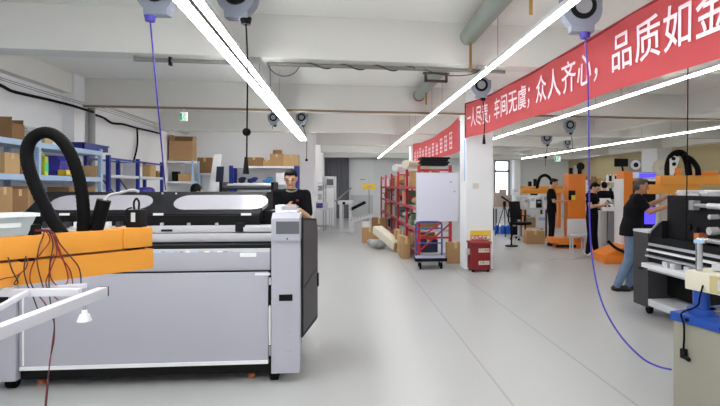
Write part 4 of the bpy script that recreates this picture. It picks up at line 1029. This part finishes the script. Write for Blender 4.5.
# whiteboard
xa, xb_ = onY(416.5, CY, 10.53).x, onY(458, CY, 10.53).x; dd_ = dY(437, 10.53)
t = thing('whiteboard', 'large blank whiteboard propped in front of the red rack end', 'whiteboard', (xa, 10.53, 0))
zb_, zt_ = Z(221, dd_), Z(173, dd_)
MB().bb(0, xb_-xa, 0, .025, zb_, zt_).build('panel', mat('whiteboard_face', (226, 226, 242), .35, var=.01), t)
MB().bb(-.008, 0, -.004, .03, zb_, zt_).bb(xb_-xa, xb_-xa+.008, -.004, .03, zb_, zt_).bb(-.008, xb_-xa+.008, -.004, .03, zt_, zt_+.01).bb(-.008, xb_-xa+.008, -.004, .03, zb_-.01, zb_).build('frame', M_alu, t)
for px, py in ((451, 182), (454.5, 191.5)):
    q = onY(px, py, 10.52); MB().cyl((q.x-xa, -.012, q.z), (q.x-xa, 0, q.z), .016, n=10).build('magnet', M_grey, t)
for x in (.1, xb_-xa-.15): MB().bb(x, x+.04, .0, .045, zt_+.01, zt_+.03).build('hook', M_grey, t)
# notice strip on the column's left face
t = thing('notice_strip', 'narrow white notice board with blue edge on the left face of the column', 'notice board', (CXL-.012, 9.66, 0))
MB().bb(0, .012, 0, .34, Z(181, 10), Z(140, 10)).build('panel', M_white, t); MB().bb(-.003, .012, -.02, 0, Z(181, 10), Z(140, 10)).build('edge', M_lblue, t)
tag(MB().bb(2.44, 2.55, 9.548, 9.56, 1.52, 1.62).build('wall_socket', M_cream, smooth=0), 'small cream socket plate on the front of the column', 'socket')
# fire extinguisher box
bx0, bx1 = onY(470.5, CY, 9.2).x, onY(491.5, CY, 9.2).x
dfb = dY(480, 9.2)
t = thing('extinguisher_box', 'red metal fire extinguisher box standing before the column', 'box', ((bx0+bx1)/2, 9.2, 0))
w = bx1-bx0-.03; ht = Z(242, dfb)
MB().bb(-w/2, w/2, 0, .3, .04, ht-.03).build('body', M_red, t, bevel=.008)
MB().prism([(-.03, ht-.03), (.32, ht-.03), (.32, ht), (-.0, ht)], -w/2-.015, w/2+.015, 'yz').build('lid', M_red, t, bevel=.004)
MB().bb(-w/2-.05, -w/2, .1, .2, ht-.24, ht-.14).build('handle', M_lgrey, t)
for x in (-w/2+.04, w/2-.04):
    for y in (.04, .26): MB().bb(x-.02, x+.02, y-.02, y+.02, 0, .04).build('foot', M_black, t)
TR = lambda x, y, z: Matrix.Translation((x, y, z)) @ Matrix.Rotation(R(90), 4, 'X')
M_ink = mat('dark_ink', (60, 40, 44), .7)
for z, s in ((ht-.155, '灭火器箱'), (ht-.38, '火警119')):
    pl = MB().bb(-.045, .155, -.006, 0, z-.035, z+.035).build('label_plate', M_cream, t)
    text_part('lettering', s, .048, M_ink, pl, TR(.055, -.0065, z))
tag_y = 9.553
t = thing('fire_sign', 'yellow and red sign on the column just above the red box', 'sign', ((bx0+bx1)/2+.085, tag_y-.006, 0))
cxs = (CXL+CXR)/2-((bx0+bx1)/2); d_s = dY(480, 9.55); z0s, z1s = Z(240.5, d_s), Z(230.5, d_s)
MB().bb(-.2, .2, 0, .012, z0s, z1s).build('sign_board', M_yellow, t)
MB().bb(-.19, .19, -.003, 0, z0s+.005, z0s+.10).build('red_band', mat('red_orange_print', (206, 70, 50), .6), t)
text_part('lettering', '灭火器放置', .075, M_white, t, TR(0, -.004, z0s+.052), bold=.003)

# ------------------------------------------------------------------ platform trolley
FT = Frame(430, 10.0, 4)
t = thing('platform_trolley', 'blue platform trolley with a tall tubular handle before the red rack', 'trolley', FT.loc, FT.rz)
Xt = lambda px, y=0: FT.at(px, 240, y)[0]
xa, xb_ = Xt(415), Xt(445)
MB().bb(xa, xb_, -.25, .24, .17, .21).build('platform', mat('blue_grey_deck', (150, 156, 180), .5), t, bevel=.008)
MB().bb(xa-.01, xb_+.01, -.265, -.25, .155, .215).bb(xa-.01, xb_+.01, .24, .255, .155, .215).bb(xa-.01, xa, -.25, .24, .155, .215).bb(xb_, xb_+.01, -.25, .24, .155, .215).build('edge_bumper', M_char, t)
hz = Z(222, 10.2)
hx0, hx1 = xa+.03, xb_-.04
MB().tube([(hx0, .20, .2), (hx0, .20, hz-.12), (hx0+.02, .20, hz-.03), (hx0+.1, .20, hz), (hx1-.1, .20, hz), (hx1-.02, .20, hz-.03), (hx1, .20, hz-.12), (hx1, .20, .2)], .019, 10, 4).build('handle', M_blueg, t)
for z in (.45, .74): MB().cyl((hx0, .20, z), (hx1, .20, z), .014, n=8).build('crossbar', M_blueg, t)
MB().bar((hx0, .175, .5), (hx1, .175, .86), .006, .03).build('red_strap', M_rackred, t)
for x in (xa+.09, xb_-.09):
    for y in (-.16, .16): 
        c = MB().bb(x-.03, x+.03, y-.03, y+.03, .12, .17).build('caster', M_grey, t); MB().cyl((x-.018, y, .065), (x+.018, y, .065), .065, n=18).build('wheel', M_rubber, c)

# loose goods on the floor by the rack
carton(gp(370.5, 14.6), .44, .4, .42, 'plain carton standing on the floor before the red rack', -TH, M_card)
carton(gp(379.5, 15.8), .45, .4, .62, 'brown carton on the floor behind the plain carton', -TH, M_card2)
simple('tape_roll', M_white, 'white roll resting on the floor carton before the red rack', 'roll', MB().cyl((0, 0, 0), (0, 0, .16), .11, n=18), gp(366, 14.65, .421))
b = MB(); b.bar((-.42, .42, .36), (.34, -.36, .13), .22, .22)
t = thing('foam_package', 'long cream foam package propped against the floor cartons', 'package', gp(387.5, 12.9), -TH)
MB().bar((-.3, .5, .46), (.27, -.33, .125), .26, .2).build('wrap', M_cream, t, bevel=.03)
MB().bar((-.06, .2, .41), (-.01, .12, .375), .10, .02).build('dark_mark', M_char, t)
MB().bar((.272, -.333, .125), (.30, -.37, .11), .24, .18).build('end_cap', M_card, t)
b = MB()
for i in range(7): b.sph((rnd.uniform(-.15, .15), rnd.uniform(-.15, .15), .09+rnd.uniform(0, .07)), .1, (1.2, 1.1, .9), 10)
simple('plastic_bag', M_bag, 'crumpled grey plastic bag on the floor beside the foam package', 'bag', b, gp(377, 13.1))
for i, (px, d, h, m, lab) in enumerate(((399, 12.9, .5, M_card, 'upright carton leaning at the foot of the red rack, third from trolley'), (405, 12.1, .42, M_card3, 'tan upright carton at the foot of the red rack, second from trolley'), (411, 11.4, .46, M_card, 'upright carton at the foot of the red rack nearest the trolley'))):
    p = gp(px, d); carton((1.36-.0, p.y, 0), .16, .42, h, lab, 0, m)

# ------------------------------------------------------------------ right side: orange machines
def orange_machine(px, d, label, colw, colh, phi, extra):
    t = thing('orange_print_machine', label, 'machine', gp(px, d), -TH+R(phi))
    MB().bb(-colw/2, colw/2, 0, .42, .12, colh).build('column', M_orange2, t, bevel=.01)
    MB().bb(colw/2, colw/2+.06, .02, .40, .12, colh-.15).build('side_cover', M_white, t)
    return t
t = orange_machine(577, 13.3, 'left orange machine column with white side cover and base plinth', .44, Z(174, 13.3), 0, None)
MB().bb(-.56, .35, -.25, .3, .0, .13).build('base', M_orange2, t, bevel=.01)
MB().bb(-.60, -.10, -.27, -.25, .03, .10).build('fork_slot', M_char, t)
MB().bb(-.72, .0, -.24, .3, .13, .26).build('plinth', M_orange2, t, bevel=.01)
MB().bb(-.22, -.06, -.06, 0, 1.22, 1.46).build('switch_box', M_char, t); MB().bb(-.16, -.06, -.07, -.06, 1.22, 1.34).build('switch_tag', M_yellow, t)
MB().bb(-.27, .26, -.14, -.02, .27, .74).build('white_cabinet', M_white, t, bevel=.02)
zt_ = Z(174, 13.3)
for x, h, m in ((-.1, .16, M_char), (.02, .22, M_lgrey), (.13, .12, M_char)): MB().cyl((x, .2, zt_), (x, .2, zt_+h), .05, n=12).build('air_filter', m, t)
MB().cyl((.13, .1, zt_+.2), (.13, .16, zt_+.2), .10, n=18).bb(.11, .15, .12, .16, zt_, zt_+.12).build('gauge', M_black, t)
MB().bb(-1.15, -.1, 1.35, 1.6, 1.36, 1.5).bb(-.2, -.1, .3, 1.4, 1.38, 1.48).build('side_arm', M_orange, t, bevel=.01)
pts = [(-.25, 1.45, 1.5), (-.3, 1.45, 1.75), (-.45, 1.45, 1.88), (-.62, 1.45, 1.8), (-.7, 1.45, 1.5)]
MB().tube(pts, .045, 12, 6, ridge=.05).build('hose', M_rubber, t)
t = orange_machine(631, 10.8, 'right orange machine column with a screen and fan mounted above it', .30, Z(171, 10.8), 0, None)
MB().bb(-.15-.05, -.15, .0, .40, .3, 1.72).build('white_strip', M_white, t)
MB().bb(-.66, .25, -.35, .5, 0, .16).build('base', M_orange2, t, bevel=.01); MB().bb(-.3, -.05, -.36, -.35, .03, .12).build('fork_slot', M_char, t)
MB().prism([(-.66, .16), (.2, .16), (.2, .42), (-.1, .40)], -.3, .45, 'xz').build('ramp', M_orange2, t, bevel=.01)
zt_ = Z(171, 10.8)
fz = zt_+.13
sx_ = .13
MB().bb(.02, .25, .1, .2, zt_, zt_+.25).build('fan_box', M_grey, t)
MB().cyl((sx_, .07, fz), (sx_, .1, fz), .10, n=24).build('fan_ring', M_white, t); MB().cyl((sx_, .055, fz), (sx_, .07, fz), .05, n=20).build('fan_hub', M_char, t)
mx_ = (622.5-631)/F*10.8
MB().bb(mx_-.14, mx_+.14, .05, .10, Z(166.5, 10.8), Z(158.5, 10.8)).build('monitor', M_black, t, bevel=.008)
MB().bar((mx_+.02, .1, Z(162, 10.8)), (-.08, .2, zt_-.05), .03, .04).build('monitor_arm', M_black, t)
pipe('hose', M_rubber, .03, [gp(608, 10.6, .45), gp(615, 10.5, .33), gp(622, 10.4, .27), gp(628, 10.3, .23)], 'black hose lying over the base of the right orange machine', 'hose', 4, 10)
# third machine with arms behind the black printer
FM = Frame(690, 8.4, 0)
t = thing('orange_loader', 'orange double-arm loader with a black hose loop behind the black printer', 'machine arm', FM.loc, FM.rz)
gx = lambda px, y=0: FM.at(px, 180, y)[0]; gz = lambda py, y=0: FM.at(690, py, y)[1]
MB().bb(gx(661), gx(760), 0, .2, gz(185), gz(175.5)).build('upper_arm', M_orange, t, bevel=.008)
MB().bb(gx(649), gx(700), .02, .2, gz(194), gz(184.5)-.0).build('lower_arm', M_orange, t, bevel=.008)
MB().bb(gx(703), gx(720), .05, .3, gz(175.5), gz(171)).build('arm_block', M_orange2, t, bevel=.008)
MB().bb(gx(735), gx(760), .0, .4, 0, gz(176)).build('post', M_orange2, t)
MB().bb(gx(715), gx(775), -.3, .7, 0, .08).build('base', M_char, t)
hp_ = [(668, 175.5), (668, 166), (671, 157), (677, 153), (683, 154), (687, 162), (689, 175.5)]
MB().tube([(gx(a, .1), .1, gz(b, .1)) for a, b in hp_], .055, 14, 6, ridge=.05).build('vacuum_hose', M_rubber, t)
MB().tube([(gx(680, .1), .0, gz(156, .1)), (gx(688, .1), .0, gz(160, .1)), (gx(694, .1), .0, gz(168, .1)), (gx(695, .1), .0, gz(175.5, .1))], .045, 12, 6, ridge=.05).build('vacuum_hose', M_rubber, t)
MB().prism([(gx(671), gz(175)), (gx(675), gz(175)), (gx(681), gz(158)), (gx(676), gz(155.5)), (gx(671), gz(159))], .04, .06, 'xz').build('gauge_panel', M_white, t)
for px, py in ((674.5, 158.5), (675, 164)): MB().cyl((gx(px), .02, gz(py)), (gx(px), .04, gz(py)), .03, n=14).build('dial', M_black, t)
MB().bb(gx(676), gx(682), .02, .12, gz(175.5), gz(168)).build('bracket', M_orange2, t)
t = thing('lamp_box', 'violet lit lamp unit beside the cropped-hair worker', 'lamp unit', gp(647, 9.6), -TH)
MB().bb(-.16, .16, 0, .25, 0, 1.66).build('stand', M_char, t); MB().bb(-.16, .16, -.02, .25, Z(178, 9.6), Z(172, 9.6)).build('top_box', M_lblue, t)
MB().bb(-.15, .15, -.03, -.02, Z(177.5, 9.6), Z(173.5, 9.6)).build('lamp', M_uv, t); MB().bb(-.05, .14, -.03, 0, Z(224, 9.6), Z(207, 9.6)).build('lower_lamp', M_uv, t)
p = gp(661, 10.2)
t = thing('pedestal_fan', 'pale round fan standing behind the lamp unit', 'fan', (p.x, p.y, 0), -TH)
MB().cyl((0, -.03, 1.93), (0, .03, 1.93), .16, n=24).build('guard', M_cream, t); MB().cyl((0, -.05, 1.93), (0, -.03, 1.93), .05).build('hub', M_lgrey, t); MB().cyl((0, .03, .03), (0, .03, 1.8), .025).build('pole', M_cream, t); MB().cyl((0, .03, 0), (0, .03, .04), .22).build('base', M_cream, t)

# pretreatment machine between the workers
t = thing('heat_press', 'grey machine with a slanted white control top between the orange columns', 'machine', gp(615, 12.2), -TH)
MB().prism([(0, .08), (.55, .08), (.55, 1.25), (.3, 1.25), (0, 1.0)], -.16, .22, 'yz').build('body', mat('cool_grey_paint', (140, 144, 150), .5), t, bevel=.01)
MB().prism([(-.02, .98), (.3, 1.26), (.3, 1.28), (-.02, 1.0)], -.30, .0, 'yz').build('control_top', M_white, t)
for x, y in ((-.2, .1), (-.1, .1)): MB().cyl((x, y, 1.09), (x, y-.01, 1.115), .035, n=12).build('knob', M_black, t)
MB().bb(-.30, -.17, .05, .5, .08, .98).build('side_box', M_lgrey, t, bevel=.01)
for x in (-.26, .2):
    for y in (.05, .48): MB().cyl((x, y, 0), (x, y, .09), .03, n=10).build('foot', M_black, t)
MB().bb(.0, .2, -.02, 0, .3, .6).build('dark_vent', M_char, t)
# supply shelf
t = rack('supply_shelf', 'white shelf of bottles behind the two workers in black', tuple(gp(606.5, 15.4)), -TH, [0, .42], .4, [.5, .95, 1.35, 1.72], 1.74, M_white, M_white, pw=.03, st=.03)
k = 0
lvl = {1.35: 'third shelf', 1.72: 'top shelf', .95: 'second shelf'}
for z in (.95, 1.35, 1.72):
    for i, x in enumerate((.08, .17, .26, .34)):
        m = [M_white, M_lblue, M_char, mat('green_bottle', (60, 130, 110), .4)][(i+k) % 4]; k += 1
        q = gp(606.5, 15.4)+Matrix.Rotation(-TH, 3, 'Z') @ Vector((x, .15, z+.001)); h = .17+.03*((i*3) % 3)
        tb = thing('bottle', 'small bottle on the %s of the white supply shelf, %s from the left' % (lvl[z], ['first', 'second', 'third', 'fourth'][i]), 'bottle', q, -TH, 'bottles on the supply shelf')
        MB().cyl((0, 0, 0), (0, 0, h), .036, n=12).build('body', m, tb); MB().cyl((0, 0, h), (0, 0, h+.04), .015, n=8).build('cap', M_white, tb)
t = rack('storage_rack', 'grey rack of brown cartons beyond the person in pale shoes', tuple(gp(583, 17.4)), -TH, [0, .95], .45, [.5, 1.1, 1.6], 1.62, M_grey, M_lgrey, pw=.04, st=.03)
for x, z, w, h, m, lab in ((.25, 1.601, .4, .3, M_card2, 'dark brown carton at the left on top of the grey far rack'), (.70, 1.601, .38, .24, M_card, 'brown carton at the right on top of the grey far rack'), (.3, 1.101, .4, .32, M_char, 'black case on the middle shelf of the grey far rack'), (.7, 1.101, .3, .26, M_lgrey, 'pale case on the middle shelf of the grey far rack')):
    q = gp(583, 17.4)+Matrix.Rotation(-TH, 3, 'Z') @ Vector((x, .22, 0)); carton((q.x, q.y, z), w, .34, h, lab, -TH, m, tape=m in (M_card, M_card2), cat='box')
# work benches in the far right bay
def bench(px0, px1, d, z, label, m=M_lgrey, nm='work_bench'):
    a = gp(px0, d); b = gp(px1, d); w = (b-a).length
    t = thing(nm, label, 'table', a, -TH)
    MB().bb(0, w, 0, .7, z-.05, z).build('table_top', m, t)
    for x in (.02, w-.07):
        for y in (.02, .63): MB().bb(x, x+.05, y, y+.05, 0, z-.05).build('leg', M_dgrey, t)
    MB().bb(.1, w-.1, .1, .6, .28, .31).build('lower_shelf', m, t)
    return t
bench(495, 513, 18.0, .85, 'pale work bench below the far window'); bench(524, 548, 15.6, .92, 'pale work bench left of the person by the orange machine')
t = thing('orange_table', 'long low orange machine table before the grey far wall', 'machine', gp(523, 19.5), -TH)
MB().bb(0, 1.5, 0, .6, 1.45, 1.58).build('deck', M_orange, t, bevel=.01)
for x in (.05, 1.35): MB().bb(x, x+.1, .1, .5, 0, 1.45).build('leg', M_orange2, t)
for x, h in ((.25, .18), (.45, .28)): MB().bb(x, x+.12, .2, .3, 1.58, 1.58+h).build('clamp', M_char, t)
itm = [(497, 18.2, .851, .18, .5, mat('tan_fabric_roll', (176, 158, 144), .8), 'tall tan fabric bundle at the left on the bench below the window'),
       (503, 18.2, .851, .24, .62, mat('tan_fabric_roll', (176, 158, 144), .8), 'larger tan fabric bundle on the bench below the window'),
       (509, 18.25, .851, .16, .42, mat('pinkish_box', (190, 160, 150), .7), 'pinkish box at the right on the bench below the window'),
       (525.5, 15.8, .921, .16, .3, M_lgrey, 'grey instrument at the left end of the bench by the orange machine'),
       (532, 15.8, .921, .2, .36, M_white, 'white instrument in the middle of the bench by the orange machine'),
       (538.3, 15.85, .921, .16, .25, M_char, 'black instrument on the bench by the orange machine'),
       (544.5, 15.8, .921, .16, .42, M_lgrey, 'pale tall box at the right end of the bench by the orange machine'),
       (530, 15.9, .312, .3, .3, M_card, 'brown box under the bench by the orange machine'),
       (541, 15.9, .312, .36, .4, M_white, 'white box under the bench by the orange machine'),
       (515.5, 18.75, 1.251, .2, .22, M_white, 'white instrument at the left on the white table before the orange machine table'),
       (524, 18.75, 1.251, .26, .16, M_lgrey, 'low grey instrument on the white table before the orange machine table'),
       (534, 18.75, 1.251, .22, .25, M_char, 'black instrument at the right on the white table before the orange machine table'),
       (514, 16.9, 0, .2, .5, M_char, 'black floor case behind the office chair')]
for px, d, z, w, h, m, lab in itm:
    t = thing('bench_item', lab, 'box', gp(px, d, z), -TH); MB().bb(-w/2, w/2, -.1, .15, 0, h).build('body', m, t, bevel=.02); MB().bb(-w*.3, w*.3, -.108, -.1, h*.55, h*.8).build('face_panel', M_lblue if m is M_white else M_grey, t)
carton(gp(534, 14.3), .5, .4, .36, 'carton on the floor before the bench by the orange machine', -TH, M_card)
t = thing('machine_table', 'white table with instruments on the floor side of the orange machine table', 'table', gp(519, 18.5), -TH)
MB().bb(0, .9, 0, .5, 1.2, 1.25).build('table_top', M_white, t)
for x in (.02, .84): MB().bb(x, x+.04, .05, .45, 0, 1.2).build('leg', M_lgrey, t)
# blue water jugs
for i, px in enumerate((497, 502.5, 508)):
    t = thing('water_jug', 'blue water jug on the floor under the window bench, %s from the left' % ['first', 'second', 'third'][i], 'jug', gp(px, 17.2), 0, 'blue jugs under the window bench')
    MB().cyl((0, 0, 0), (0, 0, .24), .085, n=16).cyl((0, 0, .24), (0, 0, .30), .085, .03, 16).build('body', mat('blue_jug', (40, 100, 210), .3), t); MB().cyl((0, 0, .30), (0, 0, .34), .025, n=10).build('cap', M_white, t)
# office chair
t = thing('office_chair', 'black office chair with star base beside the far benches', 'chair', gp(520.5, 15.3), R(25))
MB().box((0, 0, .48), (.46, .46, .08)).build('seat', M_black, t, bevel=.03); MB().box((0, .23, .85), (.42, .06, .55), 0, R(-8)).build('backrest', M_char, t, bevel=.025)
MB().cyl((0, 0, .12), (0, 0, .45), .03).build('gas_lift', M_steel, t)
for k in range(5):
    a = k*2*math.pi/5; l = MB().bar((0, 0, .12), (.28*math.cos(a), .28*math.sin(a), .07), .04, .03).build('base_leg', M_grey, t); MB().cyl((.28*math.cos(a), .28*math.sin(a)-.02, .03), (.28*math.cos(a), .28*math.sin(a)+.02, .03), .03, n=10).build('wheel', M_black, l)
for s in (-1, 1): MB().bar((s*.24, .1, .5), (s*.26, .1, .68), .03, .03).bar((s*.26, .2, .69), (s*.26, -.12, .69), .05, .03).build('armrest', M_black, t)
t = thing('stand_pole', 'black pole on a flat round base on the open floor near the column', 'stand', gp(511.5, 13.6), -TH)
MB().cyl((0, 0, 0), (0, 0, .025), .17, n=24).build('base', M_black, t); MB().cyl((0, 0, .025), (0, 0, 1.15), .022, n=10).build('pole', M_black, t); MB().bar((0, 0, 1.12), (-.25, .1, 1.3), .05, .04).build('arm', M_char, t)
t = thing('tripod', 'dark folding tripod by the window bench', 'tripod', gp(504.5, 16.4), 0)
MB().cyl((0, 0, .95), (0, 0, 1.1), .05).build('head', M_black, t)
for k in range(3):
    a = k*2.09+.3; MB().cyl((0, 0, 1.0), (.32*math.cos(a), .32*math.sin(a), .0), .015, n=8).build('leg', M_char, t)
pipe('floor_cable', M_wired, .008, [W(549, 264, 10.9), W(560, 262, 11.2), W(572, 263, 11.0), W(584, 260.5, 11.4), W(596, 262, 11.2)], 'dark red cable lying on the floor near the left orange machine', 'cable', 5, 6).location.z = .009
for o in [x for x in bpy.data.objects if x.name.startswith('floor_cable')]:
    z0 = o.location.z
    for v in o.data.vertices: v.co.z *= .05
# stool by the worker with the phone
t = thing('step_stool', 'small pale metal stool beside the person with pale shoes', 'stool', gp(577, 12.4), -TH)
MB().bb(-.18, .18, -.13, .13, .38, .41).build('seat', M_lgrey, t)
for x in (-.15, .13):
    for y in (-.1, .1): MB().bb(x, x+.03, y-.015, y+.015, 0, .38).build('leg', M_lgrey, t)

# ------------------------------------------------------------------ black printer on the right
XB = 3.6
YBp = 6.04
t = thing('wide_format_printer', 'black printer with silver rails and rollers, right edge of the view', 'printer', (XB, YBp, 0))
def pz(px, py, X=XB): return Z(py, dX(px, X))
def pY(px, X=XB): return W(px, CY, dX(px, X)).y-YBp
ye = pY(648)
ztop_ = 1.02
cab = MB().bb(0, .8, ye, 0, .11, ztop_-.02).build('end_cabinet', M_dgrey, t, bevel=.01)
MB().bb(-.002, .8, ye-.004, .004, ztop_-.02, ztop_+.01).build('cabinet_cap', M_lgrey, cab, bevel=.006)
MB().bb(-.006, 0, ye+.10, ye+.2, .55, .575).build('slot', M_black, cab)
y2 = pY(667, XB+.12)
z2 = Z(195.5, dX(667, XB+.12))
MB().bb(.02, .8, -2.9, ye, ztop_-.36, ztop_-.06).build('beam_body', M_char, t, bevel=.008)
MB().bb(.12, .8, -2.9, y2, ztop_-.06, z2).build('upper_body', M_char, t, bevel=.012)
MB().prism([(ye+.0, ztop_-.06), (ye, ztop_-.01), (y2-.02, ztop_+.14), (y2-.02, ztop_-.06)], .04, .7, 'yz').build('shoulder', M_char, t)
MB().prism([(ye-.01, ztop_+.0), (y2+.02, ztop_+.122), (y2+.02, ztop_+.138), (ye-.01, ztop_+.016)], .02, .30, 'yz').build('control_plate', M_lgrey, t, bevel=.003)
# side arms, slot, rollers, knobs
MB().bb(.11, .12, -2.5, y2-.25, 1.30, 1.36).build('slot', M_black, t)
MB().cyl((.06, -2.9, Z(207, 5)), (.06, pY(703), Z(207, 5)), .03, n=16).build('roller', M_alu, t)
MB().cyl((.06, pY(703), Z(207, 5)), (.06, pY(690), Z(207, 5)), .02, n=12).build('roller_shaft', M_grey, t)
MB().cyl((.04, -2.9, Z(243, 5)), (.04, pY(695), Z(243, 5)), .028, n=16).build('roller', M_steel, t)
MB().bb(.03, .12, pY(690)-.0, pY(686), Z(207, 5)-.05, Z(207, 5)+.05).build('roller_bracket', M_grey, t)
MB().bb(.02, .12, pY(697), pY(692), Z(243, 5)-.05, Z(243, 5)+.06).build('roller_bracket', M_copper, t)
for px, py, r in ((716.5, 217, .025), (716, 231, .04)):
    q = onX(px, py, XB+.1); MB().cyl((.02, q.y-YBp, q.z), (.12, q.y-YBp, q.z), r, n=16).build('knob', M_lgrey, t)
for px, py in ((690, 227), (697, 230)):
    q = onX(px, py, XB+.12); MB().cyl((.10, q.y-YBp, q.z), (.125, q.y-YBp, q.z), .035, n=16).build('hole_ring', M_black, t)
for (py, x0_, w, h, m) in ((244, .0, .10, .03, M_alu), (250, -.02, .10, .022, M_white), (256, -.04, .06, .018, M_alu)):
    z = pz(655, py); MB().bb(x0_, x0_+w, -2.9, ye, z-h, z).build('rail', m, t)
z = pz(652, 263)
MB().bb(-.10, .3, -2.9, ye-.02, z-.05, z).build('media_table', M_white, t, bevel=.006)
MB().bb(-.02, .3, -2.9, ye-.02, z-.09, z-.05).build('table_bracket', M_lgrey, t)
for i, px in enumerate((668, 676, 690, 700)): MB().bb(-.06, .05, pY(px)-.06, pY(px)+.02, z, z+.06).build('clamp', M_lgrey, t)
q = pY(708); MB().bb(-.08, .0, q-.12, q, z+.001, z+.02).build('yellow_tab', M_yellow, t)
MB().bb(.25, .8, -2.9, ye, .26, z-.09).build('lower_panel', M_black, t)
MB().bb(.0, .8, -2.9, ye, .14, .22).build('base_beam', M_lgrey, t, bevel=.006)
for y in (-.16, -2.6):
    for x in (.12, .68):
        c = MB().bb(x-.03, x+.03, y-.03, y+.03, .09, .14).build('caster', M_black, t); MB().cyl((x-.02, y, .055), (x+.02, y, .055), .055, n=18).build('wheel', M_rubber, c)
# folded white cloths on the printer top
for i, (px, lab) in enumerate(((694, 'white folded cloth on top of the black printer, leftmost'), (705, 'white folded cloth with blue stripe on top of the black printer'), (719, 'white layered cloth on top of the black printer at the edge'))):
    q = onX(px, CY, XB+.35); b = MB()
    for k in range(3): b.box((rnd.uniform(-.03, .03), rnd.uniform(-.015, .015), .012+.02*k), (.3, .17, .02), rnd.uniform(-.2, .2))
    o = simple('folded_cloth', M_white, lab, 'cloth', b, (q.x, q.y, z2+.001), bevel=.006)

# ------------------------------------------------------------------ beige press on the right edge
XP, YP = 2.15, 3.13
t = thing('press_machine', 'beige cabinet press with blue top slab, foreground right', 'machine', (XP, YP, 0), R(14))
MB().bb(0, .6, -1.25, 0, .02, .68).build('cabinet', M_beigec, t, bevel=.006)
MB().bb(.02, .58, -1.23, -.02, 0, .02).build('plinth', M_char, t)
MB().bb(-.015, .62, -1.28, .015, .68, .735).build('top_slab', M_bluep, t, bevel=.006)
MB().bb(.12, .6, -1.2, -.12, .735, .77).build('work_plate', M_steel, t, bevel=.004)
for y in (-.12, -.36, -.6): MB().cyl((-.026, y, .708), (-.014, y, .708), .012, n=8).build('bolt', M_black, t)
xp, yp = .12, -.11
MB().cyl((xp, yp, .735), (xp, yp, .77), .085, n=18).build('post_flange', M_bluep, t)
MB().cyl((xp, yp, .77), (xp, yp, .98), .05, n=18).build('post', M_bluep, t)
hd = MB().bb(xp-.06, .6, -.55, yp+.075, .885, 1.01).build('head', M_cream, t, bevel=.012)
MB().bb(xp-.065, xp-.06, -.50, -.22, .895, 1.0).build('control_panel', M_khaki, hd); MB().bb(xp-.07, xp-.065, -.46, -.28, .915, .98).build('display', M_lgrey, hd)
MB().cyl((xp-.02, yp+.0, 1.015), (xp-.02, yp+.0, 1.19), .022, n=14).build('guide_rod', M_steel, t)
MB().cyl((xp-.02, yp, 1.19), (xp-.02, yp, 1.21), .032, n=14).build('rod_cap', M_lblue, t)
MB().bb(xp+.04, xp+.16, -.4, -.15, 1.015, 1.06).build('cylinder_block', M_lgrey, t, bevel=.01)
MB().tube([(xp-.06, yp-.06, .93), (xp-.10, yp-.07, .86), (xp-.10, yp-.05, .8), (-.03, yp+.02, .745), (-.035, yp, .68), (-.02, -.1, .60), (-.025, -.1, .52)], .006, 8, 5).build('power_cord', M_rubber, t)
MB().box((-.024, -.1, .49), (.03, .035, .06)).cyl((-.024, -.1, .47), (-.035, -.15, .465), .014, n=10).build('plug', M_black, t, bevel=.006)

# ------------------------------------------------------------------ world, camera, view
w = bpy.data.worlds.new('daylight'); sc.world = w; w.use_nodes = True
w.node_tree.nodes['Background'].inputs['Color'].default_value = (.98, .985, 1, 1)
w.node_tree.nodes['Background'].inputs['Strength'].default_value = 1.0
cam = bpy.data.cameras.new('camera'); co = bpy.data.objects.new('camera', cam); COL.objects.link(co)
co.location = (0, 0, H); co.rotation_euler = (R(90), 0, -TH)
cam.sensor_width = 36; cam.lens = F/720*36; cam.shift_x = -(CX-360)/720; cam.shift_y = -(203-CY)/720
cam.clip_start = .05; cam.clip_end = 200
sc.camera = co
sc.view_settings.view_transform = 'Standard'; sc.view_settings.look = 'None'; sc.view_settings.gamma = 1; sc.view_settings.exposure = .66
